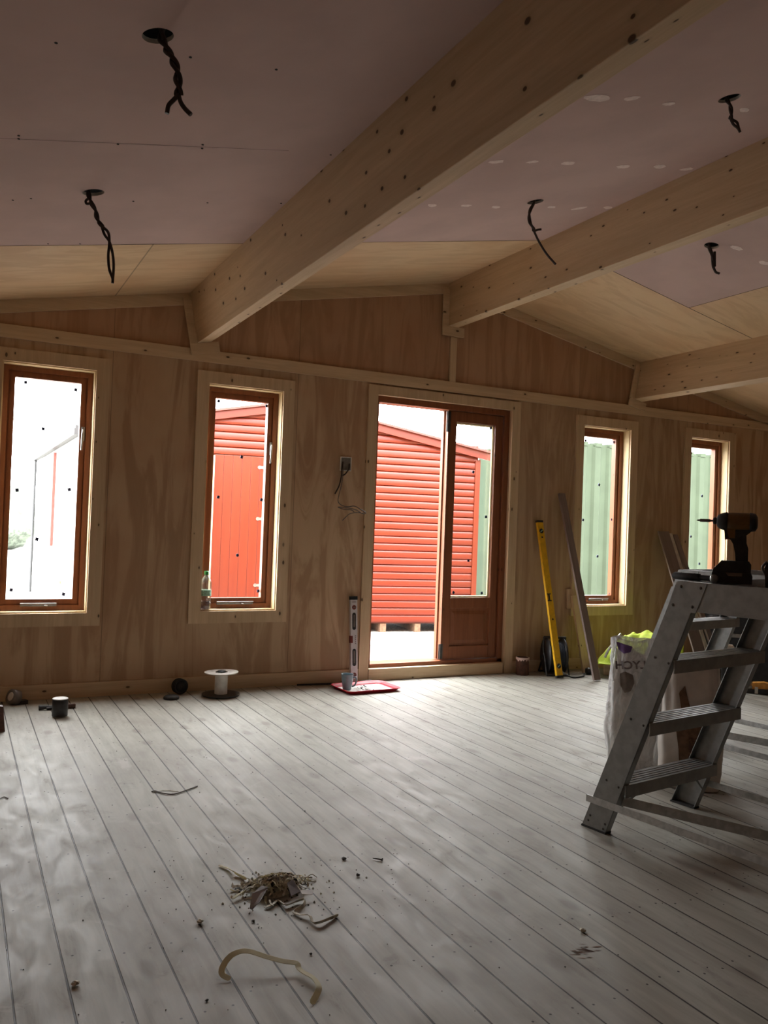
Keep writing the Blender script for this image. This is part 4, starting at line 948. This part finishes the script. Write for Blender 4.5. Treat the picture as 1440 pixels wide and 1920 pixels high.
def sacks():
    # frames face the camera-ish side; positions on the floor beyond the first stepladder
    rz = face_rot(1240)
    c1 = Vector((2.96, 2.71, 0)); t, b = sack('plaster_sack', 'off-white plaster sack with a ragged brown tear, standing behind the stepladder treads', c1, face_rot(1280), .27, .19, .555, M['sack'], 2, .012, .88)
    tag(project_patch(t, b, [(-.055, .42), (-.030, .45), (-.018, .40), (.000, .34), (.012, .29), (.045, .29), (.055, .22), (.080, .16), (.085, .135), (.05, .115), (.02, .10), (-.01, .11), (-.045, .11), (-.050, .18), (-.062, .26), (-.03, .30), (-.045, .36)], M['brown'], 'brown_tear', 40), 'ragged brown tear')
    m = MB(); fr_ = [(.0, .285), (.04, .285), (.05, .22), (.055, .13), (.02, .12), (.0, .12)]
    tag(project_patch(t, b, [(-.008, .235), (.038, .235), (.046, .16), (.03, .115), (-.008, .118)], M['brownpot'], 'dark_tear_centre', 16), 'darker middle of the tear')
    c2 = Vector((2.90, 3.00, 0)); t, b = sack('rubble_sack', 'crumpled clear-white plastic sack with purple and grey print, left of the stepladder', c2, face_rot(1205), .25, .20, .61, M['film'], 5, .022, .92)
    i_ = sack('x', 'x', c2, 0, .20, .16, .55, M['sack'], 9, .02, .8); i_[1].parent = t; i_[1].name = 'sack_contents'; bpy.data.objects.remove(i_[0])
    tag(project_patch(t, b, [(-.092, .60), (-.015, .582), (-.025, .556), (-.055, .548), (-.080, .565)], M['purple'], 'purple_print', 12), 'purple printed arc')
    bpy.context.view_layer.update()
    from mathutils.bvhtree import BVHTree
    bv = BVHTree.FromPolygons([v.co for v in b.data.vertices], [tuple(p.vertices) for p in b.data.polygons])
    o = text_mesh('printed_word', 'LYCH', .050, M['greyprint'], t, Matrix.Translation((-.022, 0, .497)) @ Matrix.Rotation(-.10, 4, 'Y') @ Matrix.Rotation(PI/2, 4, 'X') @ Matrix.Scale(1.12, 4, (1, 0, 0)), .0004, True)
    for v in o.data.vertices:
        r = bv.ray_cast(Vector((v.co.x, -2, v.co.z)), Vector((0, 1, 0)))
        if r[0]: v.co.y = r[0].y-.004+v.co.y*.5
    tag(o, 'grey mirrored lettering seen through the plastic')
    tag(project_patch(t, b, [(-.070, .455), (-.045, .468), (-.010, .455), (-.002, .42), (-.018, .38), (-.045, .37), (-.064, .40)], M['cablegrey'], 'grey_print_figure', 16), 'grey printed figure')
    # jacket heaped on timber near the wall
    t = thing('hi_vis_jacket', 'fluorescent yellow work jacket heaped on a timber block beyond the plastic sack', 'jacket', (4.80, 4.92, .095), face_rot(1190))
    m = MB(); nu, nv = 56, 30; vs = []
    for j in range(nv+1):
        for i in range(nu+1):
            u = i/nu*2-1; v = j/nv*2-1
            x = u*.31; y = v*.17
            z = .235-.21*max(0, (-u-.15)/.85)**1.5-.04*max(0, (u-.5)/.5)-.16*abs(v)**2.2
            n_ = noise.noise(Vector((u*2.4, v*1.6, 3)))*.05+abs(noise.noise(Vector((u*5, v*3, 1))))*.045-.01
            vs.append((x+n_*.3, y+n_*.3-.02, max(.006, z+n_)))
    m.add(vs, [(j*(nu+1)+i, j*(nu+1)+i+1, (j+1)*(nu+1)+i+1, (j+1)*(nu+1)+i) for j in range(nv) for i in range(nu)], True)
    o = m.build('jacket_cloth', M['hiviz'], t); sd = o.modifiers.new('s', 'SOLIDIFY'); sd.thickness = .006; sd.offset = 1
    m = MB(); m.tube(spline([(-.26, -.17, .06), (-.235, -.175, .12), (-.19, -.16, .19), (-.15, -.10, .24)], 6), [.010]*19); tag(m.build('reflective_band', M['reflect'], t), 'grey reflective band')
sacks()
m = MB(); m.box(-.30, .30, -.07, .14, .0, .098); o = m.build('timber_block', M['pine_x'], bevel=.004); o.location = (4.82, 4.90, .001); o.rotation_euler = (0, 0, face_rot(1190)); tag(o, 'pale sawn timber block on the floor under the yellow jacket', 'block')
# ================================================================ DARK THINGS AT THE RIGHT WALL
def right_things():
    t = thing('tool_case', 'tall black tool case standing at the right picture edge behind the ladders', 'tool case', (5.55, 4.52, 0), -.75)
    m = MB(); m.box(-.22, .30, -.12, .12, 0, .68); m.build('case_body', M['black'], t, bevel=.02, seg=3)
    m = MB(); m.box(-.225, .305, -.125, .125, .36, .375); m.build('lid_seam', M['rubber'], t, bevel=.002)
    m = MB(); m.tube(spline([(-.05, 0, .685), (-.05, 0, .72), (.06, 0, .72), (.06, 0, .685)], 6), .010); m.build('handle', M['black'], t)
    m = MB(); m.box(-.17, -.06, -.128, -.121, .345, .375); tag(m.build('latch', M['steel'], t, bevel=.002), 'silver latch')
    t = thing('vacuum_cleaner', 'large black tub vacuum in the dark corner seen through the ladder rungs', 'vacuum', (5.86, 5.02, 0), 0)
    m = MB(); m.lathe([(0, .0), (.17, 0), (.19, .03), (.19, .36), (.20, .38), (.20, .42), (.185, .52), (.10, .58), (0, .59)], 32); m.build('tub', M['black'], t)
    m = MB(); m.tube(spline([(-.15, -.1, .4), (-.22, -.2, .3), (-.2, -.25, .1), (-.05, -.27, .03)], 8), .02); m.build('hose', M['rubber'], t)
    m = MB(); m.tube(spline([(-.12, -.15, .44), (-.05, -.19, .455), (.03, -.2, .44)], 6), .008); tag(m.build('carry_bar', M['steel'], t), 'bright carry bar')
    t = thing('folded_sheet', 'teal folded sheet and straps behind the ladder rungs', 'sheet', (4.75, 4.28, 0), -.75)
    m = MB(); m.box(-.13, .13, -.10, .10, .002, .20); m.build('box_under', M['rubber'], t, bevel=.01)
    for k in range(5):
        m = MB(); y = -.10+k*.045; m.loft([(-.12, y, .202), (.06+.02*k, y+.02, .30+.006*k), (.07+.02*k, y+.03, .295+.006*k), (-.14, y+.02, .201)], [(-.15, y+.03, .206), (.06+.02*k, y+.04, .312+.006*k), (.07+.02*k, y+.05, .302+.006*k), (-.14, y+.04, .203)]); m.build('strap_fold', M['teal'], t)
    m = MB(); vs = []; 
    for j in range(9):
        for i in range(16):
            a = PI*j/8; b = 2*PI*i/16; v = Vector((math.sin(a)*math.cos(b), math.sin(a)*math.sin(b), math.cos(a))); q = .05*(1+.4*noise.noise(v*2.5)); vs.append((v.x*q*1.2, v.y*q, v.z*q*.7))
    m.add(vs, [(j*16+i, j*16+(i+1) % 16, (j+1)*16+(i+1) % 16, (j+1)*16+i) for j in range(8) for i in range(16)], True)
    o = m.build('crumpled_paper', M['white']); o.location = (4.85, 4.15, .335); tag(o, 'crumpled white paper ball on the teal folds, through the rungs', 'paper')
    c = onZ(1412, 1300); t = thing('sander', 'orange, silver and black power tool lying on the floor at the right picture edge', 'power tool', (5.17, 4.16, 0), face_rot(1420))
    m = MB(); m.lathe([(0, -.085), (.030, -.083), (.036, -.06), (.036, -.02), (.03, -.015), (0, -.015)], 20, (0, 0, .045), 'x'); tag(m.build('silver_head', M['steel'], t), 'silver gear head')
    m = MB(); m.prism([(-.02, .03), (.06, .04), (.14, .035), (.14, .07), (.06, .085), (-.02, .075)], 'y', -.032, .032); tag(m.build('orange_housing', M['orange'], t, bevel=.008), 'orange housing')
    m = MB(); m.prism([(-.09, 0), (.2, 0), (.2, .045), (.04, .038), (-.09, .018)], 'y', -.042, .042); m.build('black_base', M['black'], t, bevel=.006)
    m = MB(); m.box(.0, .022, -.044, -.030, .004, .05); m.build('white_label', M['offwhite'], t)
right_things()
# ================================================================ FLOOR DEBRIS
def ribbon(m, pts, w_, mat_up=Vector((0, 0, 1)), th=.0008, tw=0):
    P = spline(pts, 6); n = len(P); vs = []
    for i, p in enumerate(P):
        t_ = (P[min(i+1, n-1)]-P[max(i-1, 0)]).normalized(); a = tw*i/n
        s_ = t_.cross(mat_up); s_ = s_.normalized() if s_.length > 1e-4 else Vector((1, 0, 0)); u_ = s_.cross(t_).normalized()
        d_ = s_*math.cos(a)+u_*math.sin(a); nn = t_.cross(d_).normalized()*th; ww = w_*(1 if 0 < i < n-1 else .5)/2
        vs += [p-d_*ww-nn, p+d_*ww-nn, p+d_*ww+nn, p-d_*ww+nn]
    vs = [(v.x, v.y, max(v.z, .0006)) for v in vs]
    m.add(vs, [(i*4+k, i*4+(k+1) % 4, (i+1)*4+(k+1) % 4, (i+1)*4+k) for i in range(n-1) for k in range(4)]+[(0, 1, 2, 3), ((n-1)*4+3, (n-1)*4+2, (n-1)*4+1, (n-1)*4)], False)
def debris():
    rs = random.Random(11); c = onZ(520, 1668)
    m = MB(); c2 = Vector((.905, 2.395, 0))
    for k in range(330):
        a = rs.uniform(0, 2*PI); r0 = min(.10, abs(rs.gauss(0, .048))); L_ = rs.uniform(.012, .055); x, y = c2.x+r0*math.cos(a)*1.15, c2.y+r0*math.sin(a)*.8
        base = .034*max(0, 1-(r0/.10)**1.5); b = rs.uniform(0, 2*PI); cu = rs.uniform(-1.8, 1.8); P = []
        q = Vector((x, y, base+rs.uniform(0, .006)))
        for st in range(4):
            P.append(q.copy()); b += cu*.5; q = q+Vector((math.cos(b), math.sin(b), 0))*L_/3
            rr = math.hypot((q.x-c2.x)/1.15, (q.y-c2.y)/.8); q.z = max(.002, .034*max(0, 1-(rr/.10)**1.5)+rs.uniform(0, .010))
        m.cur = 0 if rs.random() < .70 else (1 if rs.random() < .7 else 2); ribbon(m, P, rs.uniform(.0015, .0085), tw=rs.uniform(-2, 2))
    for k in range(260):
        a = rs.uniform(0, 2*PI); r0 = abs(rs.gauss(0, .085)); x, y = c2.x+r0*math.cos(a)*1.1, c2.y+r0*math.sin(a)*.8; s = rs.uniform(.001, .005)
        z = .03*max(0, 1-r0/.06); m.cur = 2 if rs.random() < .35 else 0
        m.add([(x+s, y, z), (x-s*.6, y+s, z), (x-s*.6, y-s, z), (x, y, z+s*1.4)], [(0, 1, 3), (1, 2, 3), (2, 0, 3), (0, 2, 1)])
    vs = []; n = 20
    for j in range(6):
        for i in range(n):
            a = 2*PI*i/n; rr = (.070-.012*j)*(1+.25*noise.noise(Vector((math.cos(a)*2, math.sin(a)*2, j)))); vs.append((c2.x+rr*math.cos(a)*1.15, c2.y+rr*math.sin(a)*.8, .0008+.026*math.sin(PI/2*j/5.0)))
    m.cur = 0; m.add(vs, [(j*n+i, j*n+(i+1) % n, (j+1)*n+(i+1) % n, (j+1)*n+i) for j in range(5) for i in range(n)], True); m.add(vs[-n:], [tuple(range(n))])
    tag(m.build('sweepings', [M['straw'], M['cream'], M['dirt']]), 'swept heap of shavings, dust and scraps on the floor in the foreground', 'debris', None, 'stuff')
    def scrap(pts, nm, mat, lab):
        P = [onZ(*q) for q in pts]; m = MB(); m.loft(P, [p+Vector((0, 0, .0012)) for p in P]); tag(m.build(nm, M[mat]), lab, 'scrap')
    scrap([(468, 1704, .003), (473, 1676, .030), (490, 1661, .046), (503, 1664, .048), (488, 1690, .024), (473, 1706, .003)], 'foil_scrap', 'foil', 'shiny silver foil scrap poking from the front of the debris heap')
    scrap([(538, 1656, .046), (549, 1650, .050), (563, 1672, .034), (546, 1681, .030)], 'grey_scrap', 'greyprint', 'dark grey folded scrap at the right of the debris heap')
    scrap([(563, 1670, .022), (588, 1669, .016), (586, 1678, .012), (566, 1677, .018)], 'paper_scrap', 'white', 'small white paper scrap right of the debris heap')
    for pts, lab in (([(549, 1710, .004), (562, 1715, .006), (580, 1716, .01), (587, 1730, .006), (600, 1729, .01), (618, 1722, .008), (634, 1716, .004)], 'twisted strip of dusty tape trailing right of the debris heap'),
                     ([(411, 1622, .004), (427, 1628, .006), (437, 1634, .012), (446, 1640, .006), (462, 1648, .008)], 'pale twist of tape at the upper left of the debris heap'),
                     ([(436, 1685, .008), (455, 1672, .012), (470, 1664, .015), (487, 1658, .02)], 'flat pale shaving lying to the left of the debris heap'),
                     ([(496, 1702, .004), (510, 1696, .006), (522, 1688, .006), (536, 1697, .008), (556, 1690, .008), (571, 1686, .010), (568, 1698, .006), (552, 1708, .004)], 'loose loop of dusty tape in front of the debris heap')):
        m = MB(); ribbon(m, [onZ(*q) for q in pts], .011, tw=1.5); tag(m.build('tape_scrap', M['straw'] if 'pale' not in lab else M['cream']), lab, 'tape scrap')
    # long strip of cream tape, arched off the floor
    m = MB(); ribbon(m, [onZ(*q) for q in [(432, 1836, .004), (416, 1826, .010), (420, 1808, .020), (436, 1790, .030), (462, 1783, .034), (500, 1794, .026), (530, 1802, .020), (556, 1806, .016), (560, 1815, .012), (570, 1823, .012), (588, 1834, .012), (598, 1850, .012), (594, 1864, .008), (584, 1882, .003)]], .015, mat_up=Vector((.05, -.35, .93)), tw=.3)
    tag(m.build('tape_strip', M['cream']), 'long curled strip of cream tape nearest the camera', 'tape')
    for pts, nm, lab, mt, r_ in (([(284, 1484), (292, 1483), (305, 1487), (325, 1489), (345, 1483), (370, 1474)], 'wire_offcut', 'thin curved wire offcut on the pale boards left of centre', 'cablegrey', .0025),
                             ([(0, 1497), (8, 1494), (15, 1497)], 'wire_offcut', 'tiny wire loop on the floor at the left picture edge', 'cablegrey', .002),
                             ([(286, 1486), (310, 1482), (335, 1484)], 'string_offcut', 'fine string lying beside the curved wire offcut', 'straw', .0012)):
        m = MB(); m.tube(spline([onZ(x, y, r_+.001) for x, y in pts], 6), r_, 6); tag(m.build(nm, M[mt]), lab, 'wire' if 'wire' in nm else 'string')
    a = onZ(699, 1609, .004); b = onZ(717, 1612, .005); m = MB(); m.tube([a, a+(b-a)*.85, b-(b-a)*.1, b], [.0012, .0028, .003, .006], 8); tag(m.build('screw', M['dirt']), 'dark screw lying on the boards right of the debris heap', 'screw')
    for i, (x, y, s, lab) in enumerate([(645, 1612, .009, 'dark crumb nearest the screw, above the other'), (671, 1643, .009, 'dark crumb lying alone below the screw'), (374, 1732, .012, 'pale crumb in a joint left of the debris heap'), (1093, 1747, .010, 'pale chip in a floor joint near the wet mark'),
             (140, 1848, .012, 'pale crumb on the boards at the lower left'), (475, 1729, .006, 'small crumb just below the foil scrap'), (583, 1790, .005, 'dark speck right of the cream tape'), (388, 1877, .005, 'dark speck by the lower left of the cream tape')]):
        m = MB(); P = onZ(x, y); vs = []; rr = random.Random(i)
        for j in range(5):
            for k in range(8):
                aa = PI*j/4; bb = 2*PI*k/8; q = s*rr.uniform(.6, 1.1); vs.append((P.x+math.sin(aa)*math.cos(bb)*q, P.y+math.sin(aa)*math.sin(bb)*q, max(.0005, s*.5+math.cos(aa)*q*.5)))
        m.add(vs, [(j*8+k, j*8+(k+1) % 8, (j+1)*8+(k+1) % 8, (j+1)*8+k) for j in range(4) for k in range(8)])
        tag(m.build('crumb', M['straw'] if 'pale' in lab else M['dirt']), lab, 'crumb')
    # grit scattered over the boards
    m = MB(); rs = random.Random(21)
    for k in range(420):
        x = rs.uniform(.1, 3.2); y = rs.uniform(1.5, 4.8)
        if rs.random() < .35: x, y = .95+rs.gauss(0, .25), 2.35+rs.gauss(0, .2)
        if math.hypot(x-.905, y-2.395) < .13: continue
        s = rs.uniform(.0008, .0026); m.add([(x+s, y, .0005), (x-s*.6, y+s, .0005), (x-s*.6, y-s, .0005), (x, y, s*1.3)], [(0, 1, 3), (1, 2, 3), (2, 0, 3), (0, 2, 1)])
    tag(m.build('grit', M['dirt']), 'specks of dark grit scattered over the floorboards', 'grit', None, 'stuff')
    # scuffed dark smear on the board
    m = MB(); c = onZ(1095, 1785); rs = random.Random(8)
    for k in range(26):
        a = rs.uniform(-.4, .4)-.55; x, y = c.x+rs.gauss(0, .020), c.y+rs.gauss(0, .014); L_ = rs.uniform(.015, .04); w2 = rs.uniform(.0012, .0035)
        dx, dy = math.cos(a)*L_/2, math.sin(a)*L_/2; m.add([(x-dx, y-dy, .0007), (x+dy*w2/L_*2, y-dx*w2/L_*2, .0007), (x+dx, y+dy, .0007), (x-dy*w2/L_*2, y+dx*w2/L_*2, .0007)], [(0, 1, 2, 3)])
    struct('scuff_mark', m, M['brown'], floor)
debris()
